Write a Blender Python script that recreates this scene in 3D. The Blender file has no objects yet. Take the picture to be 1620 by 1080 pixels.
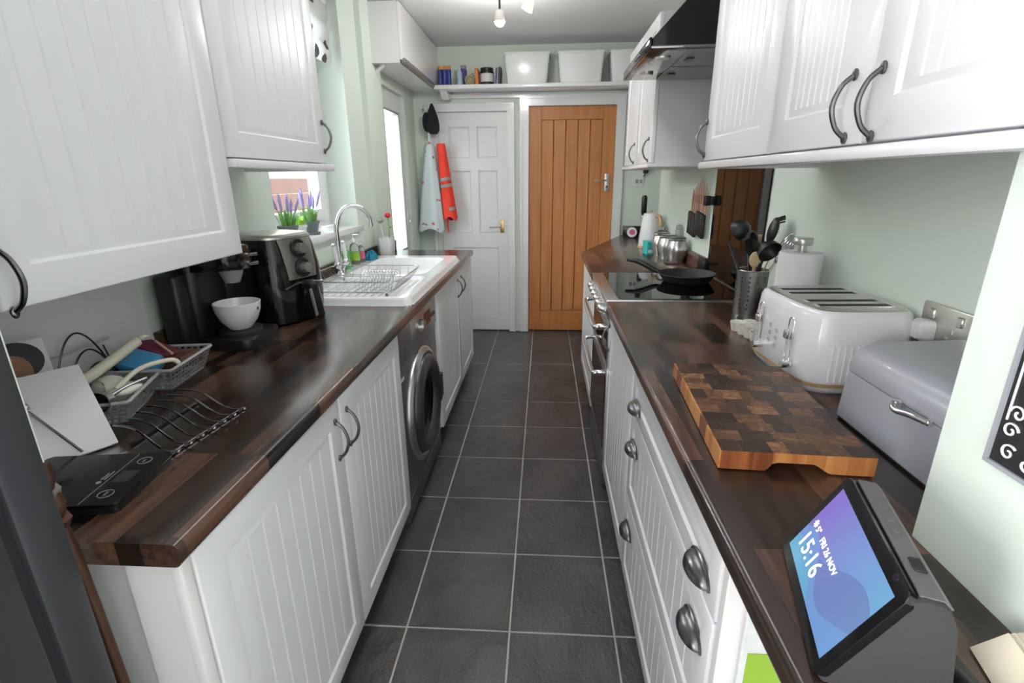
import bpy, bmesh, math, random
from mathutils import Vector, Matrix
random.seed(7)
C = bpy.context.scene.collection
PI = math.pi

# ---------------------------------------------------------------- camera, world, lights, exposure
RX = ((0.99804144, -0.01082602, 0.06161235), (0.06195408, 0.30738757, -0.94956547), (-0.00865886, 0.95152282, 0.30745625))
cam_d = bpy.data.cameras.new('camera'); cam = bpy.data.objects.new('camera', cam_d); C.objects.link(cam)
cam_d.sensor_width = 36.0; cam_d.lens = 797.0 / 1620.0 * 36.0; cam_d.clip_start = 0.02
M = Matrix(RX).to_4x4(); M.translation = Vector((0, 0, 1.4)); cam.matrix_world = M
bpy.context.scene.camera = cam

world = bpy.data.worlds.new('World'); bpy.context.scene.world = world; world.use_nodes = True
bg = world.node_tree.nodes['Background']; bg.inputs[0].default_value = (0.87, 0.935, 1.0, 1); bg.inputs[1].default_value = 3.2

def area(name, loc, rot, sx, sy, power, col):
    l = bpy.data.lights.new(name, 'AREA'); l.shape = 'RECTANGLE'; l.size = sx; l.size_y = sy; l.energy = power; l.color = col
    o = bpy.data.objects.new(name, l); C.objects.link(o); o.location = loc; o.rotation_euler = rot; return o
# daylight at the window and the glazed door in the left wall, and at the big window of the room behind the camera
area('window_daylight', (-2.15, 2.25, 2.6), (0, -0.95, 0.22), 1.2, 1.5, 270, (0.88, 0.95, 1.0))
area('glazed_door_daylight', (-2.2, 4.03, 2.6), (0, -0.95, 0), 1.2, 1.0, 85, (0.88, 0.95, 1.0))
area('rear_window_daylight', (-2.55, -1.35, 1.45), (0, -PI/2, math.radians(12)), 1.5, 1.7, 150, (0.98, 0.98, 1.0))
area('kitchen_ceiling_light', (-0.15, 2.0, 2.40), (0, 0, 0), 0.25, 1.2, 6, (0.95, 0.97, 1.0))

vs = bpy.context.scene.view_settings
vs.view_transform = 'Standard'; vs.look = 'None'; vs.gamma = 1.0; vs.exposure = 0.52
vs.use_curve_mapping = False
bpy.context.scene.cycles.use_denoising = True
bpy.context.scene.cycles.max_bounces = 8

# ---------------------------------------------------------------- materials
MATS = {}
def nmat(name):
    m = bpy.data.materials.new(name); m.use_nodes = True
    MATS[name] = m
    return m, m.node_tree.nodes, m.node_tree.links, m.node_tree.nodes['Principled BSDF']
def mat(name, col, rough=0.5, metal=0.0, coat=0.0, emis=None, es=0.0, trans=0.0, alpha=1.0, bump=0.0, bscale=200, ior=None, var=0.0, vscale=6.0):
    m, N, L, b = nmat(name)
    b.inputs['Base Color'].default_value = (*col, 1); b.inputs['Roughness'].default_value = rough
    b.inputs['Metallic'].default_value = metal; b.inputs['Coat Weight'].default_value = coat
    b.inputs['Transmission Weight'].default_value = trans; b.inputs['Alpha'].default_value = alpha
    if ior: b.inputs['IOR'].default_value = ior
    if emis: b.inputs['Emission Color'].default_value = (*emis, 1); b.inputs['Emission Strength'].default_value = es
    tc = N.new('ShaderNodeTexCoord')
    no = N.new('ShaderNodeTexNoise'); no.inputs['Scale'].default_value = bscale; L.new(tc.outputs['Object'], no.inputs['Vector'])
    if bump:
        bp = N.new('ShaderNodeBump'); bp.inputs['Strength'].default_value = bump; bp.inputs['Distance'].default_value = 0.002
        L.new(no.outputs['Fac'], bp.inputs['Height']); L.new(bp.outputs['Normal'], b.inputs['Normal'])
    if var:
        n2 = N.new('ShaderNodeTexNoise'); n2.inputs['Scale'].default_value = vscale; n2.inputs['Detail'].default_value = 5
        L.new(tc.outputs['Object'], n2.inputs['Vector'])
        mx = N.new('ShaderNodeMix'); mx.data_type = 'RGBA'; L.new(n2.outputs['Fac'], mx.inputs[0])
        mx.inputs[6].default_value = (*[c * (1 - var) for c in col], 1); mx.inputs[7].default_value = (*[min(1, c * (1 + var)) for c in col], 1)
        L.new(mx.outputs[2], b.inputs['Base Color'])
    return m
def ramp(N, stops):
    r = N.new('ShaderNodeValToRGB'); e = r.color_ramp.elements
    while len(e) < len(stops): e.new(0.5)
    for k, (p, c) in enumerate(stops): e[k].position = p; e[k].color = (*c, 1)
    return r

mat('cab_white', (0.80, 0.80, 0.815), 0.34, coat=0.15)
mat('carcass_white', (0.80, 0.78, 0.77), 0.4)
mat('gloss_white', (0.82, 0.82, 0.82), 0.18, coat=0.3)
mat('paint_white', (0.82, 0.82, 0.82), 0.3)
mat('tub_white', (0.80, 0.81, 0.80), 0.22)
mat('wall_green', (0.735, 0.815, 0.725), 0.7, bump=0.06, bscale=300)
mat('ceiling_paint', (0.80, 0.80, 0.81), 0.8)
mat('upvc', (0.86, 0.87, 0.88), 0.25)
mat('chrome', (0.78, 0.78, 0.79), 0.12, 1.0)
mat('trivet_wire', (0.28, 0.28, 0.29), 0.15, 1.0)
mat('rack_wire', (0.48, 0.48, 0.50), 0.25, 1.0)
mat('bar_brown', (0.23, 0.205, 0.19), 0.4, 0.3)
mat('steel', (0.58, 0.57, 0.56), 0.28, 1.0, bump=0.05, bscale=120)
mat('pewter', (0.17, 0.165, 0.168), 0.3, 1.0, var=0.35, vscale=60)
mat('dark_metal', (0.10, 0.10, 0.105), 0.35, 1.0)
mat('black_gloss', (0.006, 0.006, 0.007), 0.10)
mat('black_plastic', (0.010, 0.010, 0.011), 0.38)
mat('black_matte', (0.016, 0.016, 0.017), 0.6)
mat('black_glass', (0.003, 0.003, 0.003), 0.03, ior=1.42)
mat('fridge_grey', (0.05, 0.052, 0.06), 0.42, 0.3, bump=0.05, bscale=800)
mat('wm_graphite', (0.17, 0.17, 0.175), 0.32, 0.7)
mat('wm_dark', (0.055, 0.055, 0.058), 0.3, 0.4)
mat('wm_silver', (0.45, 0.45, 0.45), 0.25, 0.9)
mat('copper', (0.10, 0.048, 0.03), 0.5, 0.7, var=0.4, vscale=30)
mat('rose_blade', (0.62, 0.38, 0.30), 0.3, 0.8)
mat('brass', (0.75, 0.52, 0.2), 0.25, 1.0)
mat('ceramic', (0.86, 0.86, 0.86), 0.1, coat=0.5)
mat('basket_grey', (0.42, 0.41, 0.41), 0.5)
mat('cream_plastic', (0.74, 0.69, 0.55), 0.45)
mat('cream_pale', (0.80, 0.77, 0.68), 0.4)
mat('blue_plastic', (0.06, 0.30, 0.55), 0.45)
mat('burgundy', (0.12, 0.01, 0.03), 0.6)
mat('brown_pack', (0.11, 0.04, 0.025), 0.6)
mat('clear_plastic', (0.9, 0.92, 0.9), 0.15, trans=0.85, ior=1.2)
mat('glass', (0.96, 1.0, 0.99), 0.0, trans=1.0, ior=1.01)
mat('bin_grey', (0.36, 0.37, 0.40), 0.36, coat=0.1)
mat('wood_pale', (0.56, 0.37, 0.19), 0.5, var=0.2, vscale=20)
mat('wood_spoon', (0.60, 0.45, 0.25), 0.55, var=0.15, vscale=20)
mat('wood_dark', (0.09, 0.05, 0.035), 0.4)
mat('paper', (0.84, 0.85, 0.85), 0.9, bump=0.25, bscale=90)
mat('paper_cream', (0.74, 0.66, 0.52), 0.8)
mat('fabric_dark', (0.045, 0.043, 0.044), 0.9, bump=0.6, bscale=1400)
mat('echo_top', (0.13, 0.125, 0.12), 0.5)
mat('white_text', (0.9, 0.9, 0.95), 0.5, emis=(1, 1, 1), es=0.85)
mat('grey_print', (0.30, 0.31, 0.32), 0.5)
mat('white_print', (0.8, 0.8, 0.8), 0.6)
mat('grout', (0.47, 0.43, 0.40), 0.9, var=0.25, vscale=14)
mat('floor_base', (0.06, 0.06, 0.06), 0.9)
mat('orange_cloth', (0.80, 0.045, 0.02), 0.7)
mat('grey_reflect', (0.32, 0.32, 0.30), 0.4)
mat('lime_trim', (0.45, 0.55, 0.05), 0.7)
mat('black_cloth', (0.012, 0.012, 0.016), 0.9)
mat('lime_card', (0.28, 0.46, 0.03), 0.6)
mat('bulb', (1, 1, 1), 0.4, emis=(1.0, 0.98, 0.95), es=30.0)
mat('lamp_warm', (0.75, 0.74, 0.55), 0.3, emis=(1.0, 0.95, 0.75), es=0.5)
mat('teal_card', (0.04, 0.42, 0.38), 0.5)
mat('teal_cloth', (0.02, 0.22, 0.34), 0.9, bump=0.4, bscale=300)
mat('purple', (0.12, 0.09, 0.30), 0.5)
mat('green_soap', (0.18, 0.55, 0.2), 0.2, trans=0.3)
mat('pink', (0.65, 0.12, 0.22), 0.5)
mat('red_plastic', (0.75, 0.03, 0.03), 0.4)
mat('leaf', (0.20, 0.42, 0.10), 0.6, var=0.3, vscale=20)
mat('leaf_bright', (0.30, 0.55, 0.06), 0.6)
mat('lavender', (0.38, 0.33, 0.62), 0.8)
mat('pot_grey', (0.16, 0.19, 0.20), 0.6)
mat('bottle_blue', (0.03, 0.04, 0.26), 0.35)
mat('cap_orange', (0.75, 0.28, 0.02), 0.4)
mat('spray_blue', (0.42, 0.58, 0.70), 0.35)
mat('book_orange', (0.60, 0.20, 0.06), 0.6)
mat('tin_olive', (0.30, 0.27, 0.15), 0.4, var=0.3, vscale=60)
mat('jar_dark', (0.025, 0.022, 0.022), 0.3)
mat('label_white', (0.68, 0.70, 0.70), 0.6, var=0.15, vscale=60)
mat('book_dark', (0.06, 0.06, 0.08), 0.6)
mat('book_grey', (0.38, 0.38, 0.42), 0.6)
mat('skin_print', (0.32, 0.15, 0.09), 0.7)
mat('smoke_grey', (0.30, 0.30, 0.29), 0.2)
mat('hood_under', (0.30, 0.29, 0.29), 0.10, 0.9)
mat('satin_nickel', (0.62, 0.60, 0.56), 0.3, 0.9)
mat('lens', (0.02, 0.02, 0.025), 0.05, coat=0.5)
mat('glass_jar', (0.85, 0.87, 0.87), 0.03, trans=0.9, ior=1.3)
mat('fence_wood', (0.20, 0.105, 0.085), 0.8, var=0.2, vscale=3)
mat('render_cream', (0.62, 0.50, 0.36), 0.9)
mat('ground_pale', (0.5, 0.5, 0.48), 0.9)

def worktop_mat():
    m, N, L, b = nmat('worktop_wood'); tc = N.new('ShaderNodeTexCoord')
    mp = N.new('ShaderNodeMapping'); mp.inputs['Rotation'].default_value = (0, 0, PI/2); L.new(tc.outputs['Object'], mp.inputs['Vector'])
    br = N.new('ShaderNodeTexBrick'); br.offset = 0.37; br.offset_frequency = 1; br.squash = 1
    br.inputs['Scale'].default_value = 1.0; br.inputs['Brick Width'].default_value = 0.23; br.inputs['Row Height'].default_value = 0.038
    br.inputs['Mortar Size'].default_value = 0.0; br.inputs['Color1'].default_value = (0, 0, 0, 1); br.inputs['Color2'].default_value = (1, 1, 1, 1); br.inputs['Bias'].default_value = 0
    L.new(mp.outputs['Vector'], br.inputs['Vector'])
    m2 = N.new('ShaderNodeMapping'); m2.inputs['Scale'].default_value = (70, 5, 70); L.new(tc.outputs['Object'], m2.inputs['Vector'])
    no = N.new('ShaderNodeTexNoise'); no.inputs['Scale'].default_value = 1.0; no.inputs['Detail'].default_value = 6; L.new(m2.outputs['Vector'], no.inputs['Vector'])
    r1 = ramp(N, [(0.15, (0.014, 0.009, 0.007)), (0.4, (0.034, 0.018, 0.012)), (0.62, (0.070, 0.035, 0.023)), (0.85, (0.115, 0.058, 0.038))]); L.new(br.outputs['Color'], r1.inputs['Fac'])
    r2 = ramp(N, [(0.3, (0.55, 0.55, 0.55)), (0.7, (1.35, 1.3, 1.25))]); L.new(no.outputs['Fac'], r2.inputs['Fac'])
    mx = N.new('ShaderNodeMix'); mx.data_type = 'RGBA'; mx.blend_type = 'MULTIPLY'; mx.inputs[0].default_value = 1
    L.new(r1.outputs['Color'], mx.inputs[6]); L.new(r2.outputs['Color'], mx.inputs[7]); L.new(mx.outputs[2], b.inputs['Base Color'])
    b.inputs['Roughness'].default_value = 0.26; b.inputs['Coat Weight'].default_value = 0.35; b.inputs['Coat Roughness'].default_value = 0.2
    bp = N.new('ShaderNodeBump'); bp.inputs['Strength'].default_value = 0.12; bp.inputs['Distance'].default_value = 0.001
    L.new(no.outputs['Fac'], bp.inputs['Height']); L.new(bp.outputs['Normal'], b.inputs['Normal'])
worktop_mat()

def slate_mat():
    m, N, L, b = nmat('slate'); tc = N.new('ShaderNodeTexCoord'); oi = N.new('ShaderNodeObjectInfo')
    add = N.new('ShaderNodeVectorMath'); add.operation = 'ADD'; L.new(tc.outputs['Object'], add.inputs[0]); L.new(oi.outputs['Location'], add.inputs[1])
    mu = N.new('ShaderNodeVectorMath'); mu.operation = 'MULTIPLY'; mu.inputs[1].default_value = (1.13, 0.91, 1); L.new(add.outputs[0], mu.inputs[0])
    n1 = N.new('ShaderNodeTexNoise'); n1.inputs['Scale'].default_value = 4; n1.inputs['Detail'].default_value = 9; n1.inputs['Roughness'].default_value = 0.62; n1.inputs['Distortion'].default_value = 0.5
    n2 = N.new('ShaderNodeTexNoise'); n2.inputs['Scale'].default_value = 160; n2.inputs['Detail'].default_value = 3
    L.new(mu.outputs[0], n1.inputs['Vector']); L.new(mu.outputs[0], n2.inputs['Vector'])
    r = ramp(N, [(0.25, (0.038, 0.037, 0.039)), (0.5, (0.068, 0.064, 0.064)), (0.75, (0.105, 0.097, 0.092))]); L.new(n1.outputs['Fac'], r.inputs['Fac'])
    mx = N.new('ShaderNodeMix'); mx.data_type = 'RGBA'; mx.blend_type = 'MULTIPLY'; mx.inputs[0].default_value = 0.5
    L.new(r.outputs['Color'], mx.inputs[6]); r2 = ramp(N, [(0.3, (0.4, 0.4, 0.4)), (0.7, (1.5, 1.5, 1.5))]); L.new(n2.outputs['Fac'], r2.inputs['Fac']); L.new(r2.outputs['Color'], mx.inputs[7])
    L.new(mx.outputs[2], b.inputs['Base Color']); b.inputs['Roughness'].default_value = 0.30
    ma = N.new('ShaderNodeMath'); ma.operation = 'MULTIPLY_ADD'; ma.inputs[1].default_value = 0.06; L.new(n2.outputs['Fac'], ma.inputs[0]); L.new(n1.outputs['Fac'], ma.inputs[2])
    bp = N.new('ShaderNodeBump'); bp.inputs['Strength'].default_value = 0.8; bp.inputs['Distance'].default_value = 0.022
    L.new(ma.outputs[0], bp.inputs['Height']); L.new(bp.outputs['Normal'], b.inputs['Normal'])
slate_mat()

def grain_mat(name, stops, scale, rough, axis_long=2, rnd=0.0, detail=8, stretch=0.06, dist=0.6):
    m, N, L, b = nmat(name); tc = N.new('ShaderNodeTexCoord'); oi = N.new('ShaderNodeObjectInfo')
    mp = N.new('ShaderNodeMapping'); s = [scale] * 3; s[axis_long] = scale * stretch; mp.inputs['Scale'].default_value = s
    add = N.new('ShaderNodeVectorMath'); add.operation = 'ADD'; L.new(tc.outputs['Object'], add.inputs[0])
    cm = N.new('ShaderNodeVectorMath'); cm.operation = 'SCALE'; cm.inputs['Scale'].default_value = 3.0
    cx = N.new('ShaderNodeCombineXYZ'); L.new(oi.outputs['Random'], cx.inputs[0]); L.new(oi.outputs['Random'], cx.inputs[2]); L.new(cx.outputs[0], cm.inputs[0])
    L.new(cm.outputs[0], add.inputs[1]); L.new(add.outputs[0], mp.inputs['Vector'])
    n = N.new('ShaderNodeTexNoise'); n.inputs['Scale'].default_value = 1; n.inputs['Detail'].default_value = detail; n.inputs['Distortion'].default_value = dist; L.new(mp.outputs['Vector'], n.inputs['Vector'])
    sh = N.new('ShaderNodeMath'); sh.operation = 'MULTIPLY_ADD'; sh.inputs[1].default_value = rnd; L.new(oi.outputs['Random'], sh.inputs[0])
    of = N.new('ShaderNodeMath'); of.operation = 'ADD'; of.inputs[1].default_value = -rnd / 2; L.new(n.outputs['Fac'], of.inputs[0]); L.new(of.outputs[0], sh.inputs[2])
    r = ramp(N, stops); L.new(sh.outputs[0], r.inputs['Fac']); L.new(r.outputs['Color'], b.inputs['Base Color']); b.inputs['Roughness'].default_value = rough
    return m
grain_mat('oak', [(0.2, (0.42, 0.15, 0.04)), (0.5, (0.54, 0.21, 0.06)), (0.8, (0.63, 0.265, 0.085))], 30, 0.42, 2, 0.10)
grain_mat('end_grain', [(0.15, (0.028, 0.017, 0.013)), (0.42, (0.070, 0.037, 0.023)), (0.66, (0.15, 0.070, 0.036)), (0.95, (0.42, 0.20, 0.09))], 30, 0.4, 0, 0.62, 7, 0.7, 3.5)
grain_mat('board_edge', [(0.15, (0.20, 0.055, 0.018)), (0.45, (0.42, 0.14, 0.04)), (0.75, (0.62, 0.28, 0.09))], 30, 0.42, 2, 0.8, 4)

def spots_mat(name, base, cols, scale, thr, rough=0.8):
    m, N, L, b = nmat(name); tc = N.new('ShaderNodeTexCoord'); v = N.new('ShaderNodeTexVoronoi'); v.inputs['Scale'].default_value = scale
    L.new(tc.outputs['Object'], v.inputs['Vector'])
    n = N.new('ShaderNodeTexNoise'); n.inputs['Scale'].default_value = scale * 3; L.new(tc.outputs['Object'], n.inputs['Vector'])
    a = N.new('ShaderNodeMath'); a.operation = 'MULTIPLY_ADD'; a.inputs[1].default_value = 0.35; L.new(n.outputs['Fac'], a.inputs[0]); L.new(v.outputs['Distance'], a.inputs[2])
    lt = N.new('ShaderNodeMath'); lt.operation = 'LESS_THAN'; lt.inputs[1].default_value = thr; L.new(a.outputs[0], lt.inputs[0])
    r = ramp(N, [(i / max(1, len(cols) - 1), c) for i, c in enumerate(cols)]); r.color_ramp.interpolation = 'CONSTANT'
    sp = N.new('ShaderNodeSeparateColor'); L.new(v.outputs['Color'], sp.inputs[0]); L.new(sp.outputs[0], r.inputs['Fac'])
    mx = N.new('ShaderNodeMix'); mx.data_type = 'RGBA'; L.new(lt.outputs[0], mx.inputs[0]); mx.inputs[6].default_value = (*base, 1); L.new(r.outputs['Color'], mx.inputs[7])
    L.new(mx.outputs[2], b.inputs['Base Color']); b.inputs['Roughness'].default_value = rough
spots_mat('apron_floral', (0.76, 0.87, 0.90), [(0.70, 0.10, 0.25), (0.20, 0.30, 0.30), (0.62, 0.35, 0.45), (0.35, 0.45, 0.42)], 14, 0.36)
spots_mat('blind_print', (0.78, 0.78, 0.76), [(0.12, 0.12, 0.13), (0.30, 0.30, 0.30), (0.2, 0.2, 0.22)], 11, 0.50)

def screen_mat():
    m, N, L, b = nmat('screen'); tc = N.new('ShaderNodeTexCoord'); sp = N.new('ShaderNodeSeparateXYZ'); L.new(tc.outputs['Object'], sp.inputs[0])
    # local: y runs along the width (0..0.213), z up the face
    g = N.new('ShaderNodeMapRange'); g.inputs[1].default_value = 0.19; g.inputs[2].default_value = 0.02; L.new(sp.outputs['Y'], g.inputs[0])
    r = ramp(N, [(0.0, (0.27, 0.18, 0.66)), (0.45, (0.23, 0.30, 0.70)), (1.0, (0.20, 0.46, 0.76))]); L.new(g.outputs[0], r.inputs['Fac'])
    g2 = N.new('ShaderNodeMapRange'); g2.inputs[1].default_value = 0.035; g2.inputs[2].default_value = 0.0; L.new(sp.outputs['Z'], g2.inputs[0])
    prev = r.outputs['Color']
    for k, (amp, fr, ph, off, col, f) in enumerate([(0.022, 30, 0.4, 0.072, (0.17, 0.20, 0.50), 0.6), (0.018, 36, 2.0, 0.045, (0.20, 0.44, 0.82), 0.6), (0.02, 26, 3.6, 0.022, (0.12, 0.52, 0.68), 0.6)]):
        ma = N.new('ShaderNodeMath'); ma.operation = 'MULTIPLY_ADD'; ma.inputs[1].default_value = fr; ma.inputs[2].default_value = ph; L.new(sp.outputs['Y'], ma.inputs[0])
        si = N.new('ShaderNodeMath'); si.operation = 'SINE'; L.new(ma.outputs[0], si.inputs[0])
        mb = N.new('ShaderNodeMath'); mb.operation = 'MULTIPLY_ADD'; mb.inputs[1].default_value = amp; mb.inputs[2].default_value = off; L.new(si.outputs[0], mb.inputs[0])
        lt = N.new('ShaderNodeMath'); lt.operation = 'LESS_THAN'; L.new(sp.outputs['Z'], lt.inputs[0]); L.new(mb.outputs[0], lt.inputs[1])
        fm = N.new('ShaderNodeMath'); fm.operation = 'MULTIPLY'; fm.inputs[1].default_value = f; L.new(lt.outputs[0], fm.inputs[0])
        mx = N.new('ShaderNodeMix'); mx.data_type = 'RGBA'; L.new(fm.outputs[0], mx.inputs[0]); L.new(prev, mx.inputs[6]); mx.inputs[7].default_value = (*col, 1); prev = mx.outputs[2]
    L.new(prev, b.inputs['Emission Color']); b.inputs['Emission Strength'].default_value = 0.62
    b.inputs['Base Color'].default_value = (0.01, 0.01, 0.02, 1); b.inputs['Roughness'].default_value = 0.08
screen_mat()

# ---------------------------------------------------------------- mesh helpers
class G:
    def __init__(s): s.bm = bmesh.new()
    def add(s, t):
        me = bpy.data.meshes.new('tmp'); t.to_mesh(me); t.free(); s.bm.from_mesh(me); bpy.data.meshes.remove(me); return s
    def box(s, x0, x1, y0, y1, z0, z1, b=0.0, seg=2):
        t = bmesh.new(); bmesh.ops.create_cube(t, size=1)
        for v in t.verts: v.co = ((x0+x1)/2 + v.co.x*(x1-x0), (y0+y1)/2 + v.co.y*(y1-y0), (z0+z1)/2 + v.co.z*(z1-z0))
        if b: bmesh.ops.bevel(t, geom=list(t.edges), offset=b, segments=seg, profile=0.5, affect='EDGES')
        return s.add(t)
    def prism(s, poly, z0, z1, b=0.0, seg=2, axis='z', vb=0.0, vseg=4):
        """poly in 2D, extruded; axis x: poly=(y,z); axis y: poly=(x,z). vb rounds the extruded edges, b all the others."""
        t = bmesh.new()
        lo = [t.verts.new((p[0], p[1], z0)) for p in poly]; hi = [t.verts.new((p[0], p[1], z1)) for p in poly]
        t.faces.new(lo[::-1]); t.faces.new(hi); n = len(poly)
        for i in range(n): t.faces.new((lo[i], lo[(i+1) % n], hi[(i+1) % n], hi[i]))
        if vb:
            ed = [e for e in t.edges if abs(e.verts[0].co.z - e.verts[1].co.z) > 1e-6]
            bmesh.ops.bevel(t, geom=ed, offset=vb, segments=vseg, profile=0.5, affect='EDGES')
        if b:
            ed = [e for e in t.edges if abs(e.verts[0].co.z - e.verts[1].co.z) < 1e-6]
            bmesh.ops.bevel(t, geom=ed, offset=b, segments=seg, profile=0.5, affect='EDGES')
        for v in t.verts:
            x, y, z = v.co
            if axis == 'x': v.co = (z, x, y)
            elif axis == 'y': v.co = (x, z, y)
        return s.add(t)
    def tube(s, pts, r, n=8, closed=False, cap=True):
        t = s.bm; P = [Vector(p) for p in pts]; m = len(P); R = r if isinstance(r, (list, tuple)) else [r]*m
        ref = None; rings = []
        for i in range(m):
            a = P[(i-1) % m] if (i > 0 or closed) else P[i]; b_ = P[(i+1) % m] if (i < m-1 or closed) else P[i]
            d = (b_ - a).normalized() if (b_ - a).length > 1e-9 else Vector((0, 0, 1))
            if ref is None: ref = d.orthogonal().normalized()
            else:
                ref = ref - d * ref.dot(d); ref = ref.normalized() if ref.length > 1e-6 else d.orthogonal().normalized()
            bn = d.cross(ref)
            rings.append([t.verts.new(P[i] + (ref*math.cos(2*PI*k/n) + bn*math.sin(2*PI*k/n))*R[i]) for k in range(n)])
        for i in range(m if closed else m-1):
            A, B = rings[i], rings[(i+1) % m]
            for k in range(n): t.faces.new((A[k], A[(k+1) % n], B[(k+1) % n], B[k]))
        if cap and not closed:
            t.faces.new(rings[0][::-1]); t.faces.new(rings[-1])
        return s
    def cyl(s, p0, p1, r0, r1=None, n=20): return s.tube([p0, p1], [r0, r0 if r1 is None else r1], n)
    def lathe(s, prof, c=(0, 0, 0), n=32, sx=1.0, sy=1.0, close=True):
        t = s.bm; rings = []
        for r, z in prof:
            if r < 1e-6: rings.append([t.verts.new((c[0], c[1], c[2]+z))])
            else: rings.append([t.verts.new((c[0]+sx*r*math.cos(2*PI*k/n), c[1]+sy*r*math.sin(2*PI*k/n), c[2]+z)) for k in range(n)])
        for A, B in zip(rings, rings[1:]):
            for k in range(n):
                a, b_ = A[k % len(A)], A[(k+1) % len(A)]; c_, d = B[(k+1) % len(B)], B[k % len(B)]
                f = []
                for v in (a, b_, c_, d):
                    if v not in f: f.append(v)
                if len(f) > 2: t.faces.new(f)
        return s
    def ball(s, c, r, sx=1, sy=1, sz=1, n=14):
        prof = [(r*math.sin(PI*k/(n//2+2))*1.0, -r*math.cos(PI*k/(n//2+2))*sz) for k in range(n//2+3)]
        prof[0] = (0, -r*sz); prof[-1] = (0, r*sz)
        return s.lathe(prof, c, n, sx, sy)
    def grid(s, fn, nu, nv):
        V = [[s.bm.verts.new(fn(i/nu, j/nv)) for j in range(nv+1)] for i in range(nu+1)]
        for i in range(nu):
            for j in range(nv): s.bm.faces.new((V[i][j], V[i+1][j], V[i+1][j+1], V[i][j+1]))
        return s
    def xf(s, M): bmesh.ops.transform(s.bm, matrix=M, verts=s.bm.verts); return s
def spline(pts, k=6):
    P = [Vector(p) for p in pts]; out = []
    for i in range(len(P)-1):
        p0 = P[max(i-1, 0)]; p1 = P[i]; p2 = P[i+1]; p3 = P[min(i+2, len(P)-1)]
        for j in range(k):
            t = j/k
            out.append(0.5*((2*p1) + (p2-p0)*t + (2*p0-5*p1+4*p2-p3)*t*t + (3*p1-p0-3*p2+p3)*t**3))
    out.append(P[-1]); return out
def rrect(x0, x1, y0, y1, r, n=5):
    out = []
    for cx, cy, a0 in ((x1-r, y1-r, 0), (x0+r, y1-r, PI/2), (x0+r, y0+r, PI), (x1-r, y0+r, 1.5*PI)):
        for k in range(n+1): a = a0 + PI/2*k/n; out.append((cx + r*math.cos(a), cy + r*math.sin(a)))
    return out
def mesh_of(name, g, m, smooth=False, angle=40):
    bmesh.ops.recalc_face_normals(g.bm, faces=g.bm.faces)
    me = bpy.data.meshes.new(name); g.bm.to_mesh(me); g.bm.free()
    me.materials.append(MATS[m])
    if smooth:
        for p in me.polygons: p.use_smooth = True
        try: me.set_sharp_from_angle(angle=math.radians(angle))
        except Exception: pass
    return me
WORLD = set()
def obj(name, g, m, parent=None, smooth=True, label=None, loc=None):
    """one mesh object; for a child of a thing made with world=True the vertices are given in world space"""
    if parent is not None and parent.name in WORLD: g.xf(Matrix.Translation(-Vector(BASE[parent.name])))
    o = bpy.data.objects.new(name, mesh_of(name, g, m, smooth)); C.objects.link(o)
    if parent is not None:
        o.parent = parent
        if parent.name in WORLD: WORLD.add(o.name); BASE[o.name] = BASE[parent.name]
    if loc: o.location = loc
    if label: o['label'] = label
    return o
BASE = {}
def tag(o, label, cat, group=None):
    o['label'] = label; o['category'] = cat
    if group: o['group'] = group
    return o
def thing(name, label, cat, loc=(0, 0, 0), rotz=0.0, group=None, world=False):
    o = bpy.data.objects.new(name, None); C.objects.link(o); o.empty_display_size = 0.05
    o.location = loc; o.rotation_euler = (0, 0, rotz); tag(o, label, cat, group)
    if world: WORLD.add(o.name); BASE[o.name] = tuple(loc)
    return o
def struct(name, g, m, label=None, smooth=False, parent=None):
    o = obj(name, g, m, parent, smooth, label)
    if parent is None: o['kind'] = 'structure'
    return o
def dup(root, loc, rotz=None, label=None):
    r = root.copy(); C.objects.link(r); r.location = loc
    if rotz is not None: r.rotation_euler = (0, 0, rotz)
    if label: r['label'] = label
    for ch in list(root.children):
        c = ch.copy(); C.objects.link(c); c.parent = r
        for gch in ch.children:
            d = gch.copy(); C.objects.link(d); d.parent = c
    return r
def text_mesh(g, s, size, M, extrude=0.0004, align='LEFT'):
    cu = bpy.data.curves.new('t', 'FONT'); cu.body = s; cu.size = size; cu.extrude = extrude; cu.align_x = align; cu.resolution_u = 3
    o = bpy.data.objects.new('t', cu); C.objects.link(o)
    me = bpy.data.meshes.new_from_object(o); t = bmesh.new(); t.from_mesh(me); bmesh.ops.transform(t, matrix=M, verts=t.verts)
    bpy.data.objects.remove(o); bpy.data.curves.remove(cu); bpy.data.meshes.remove(me); g.add(t); return g

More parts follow.
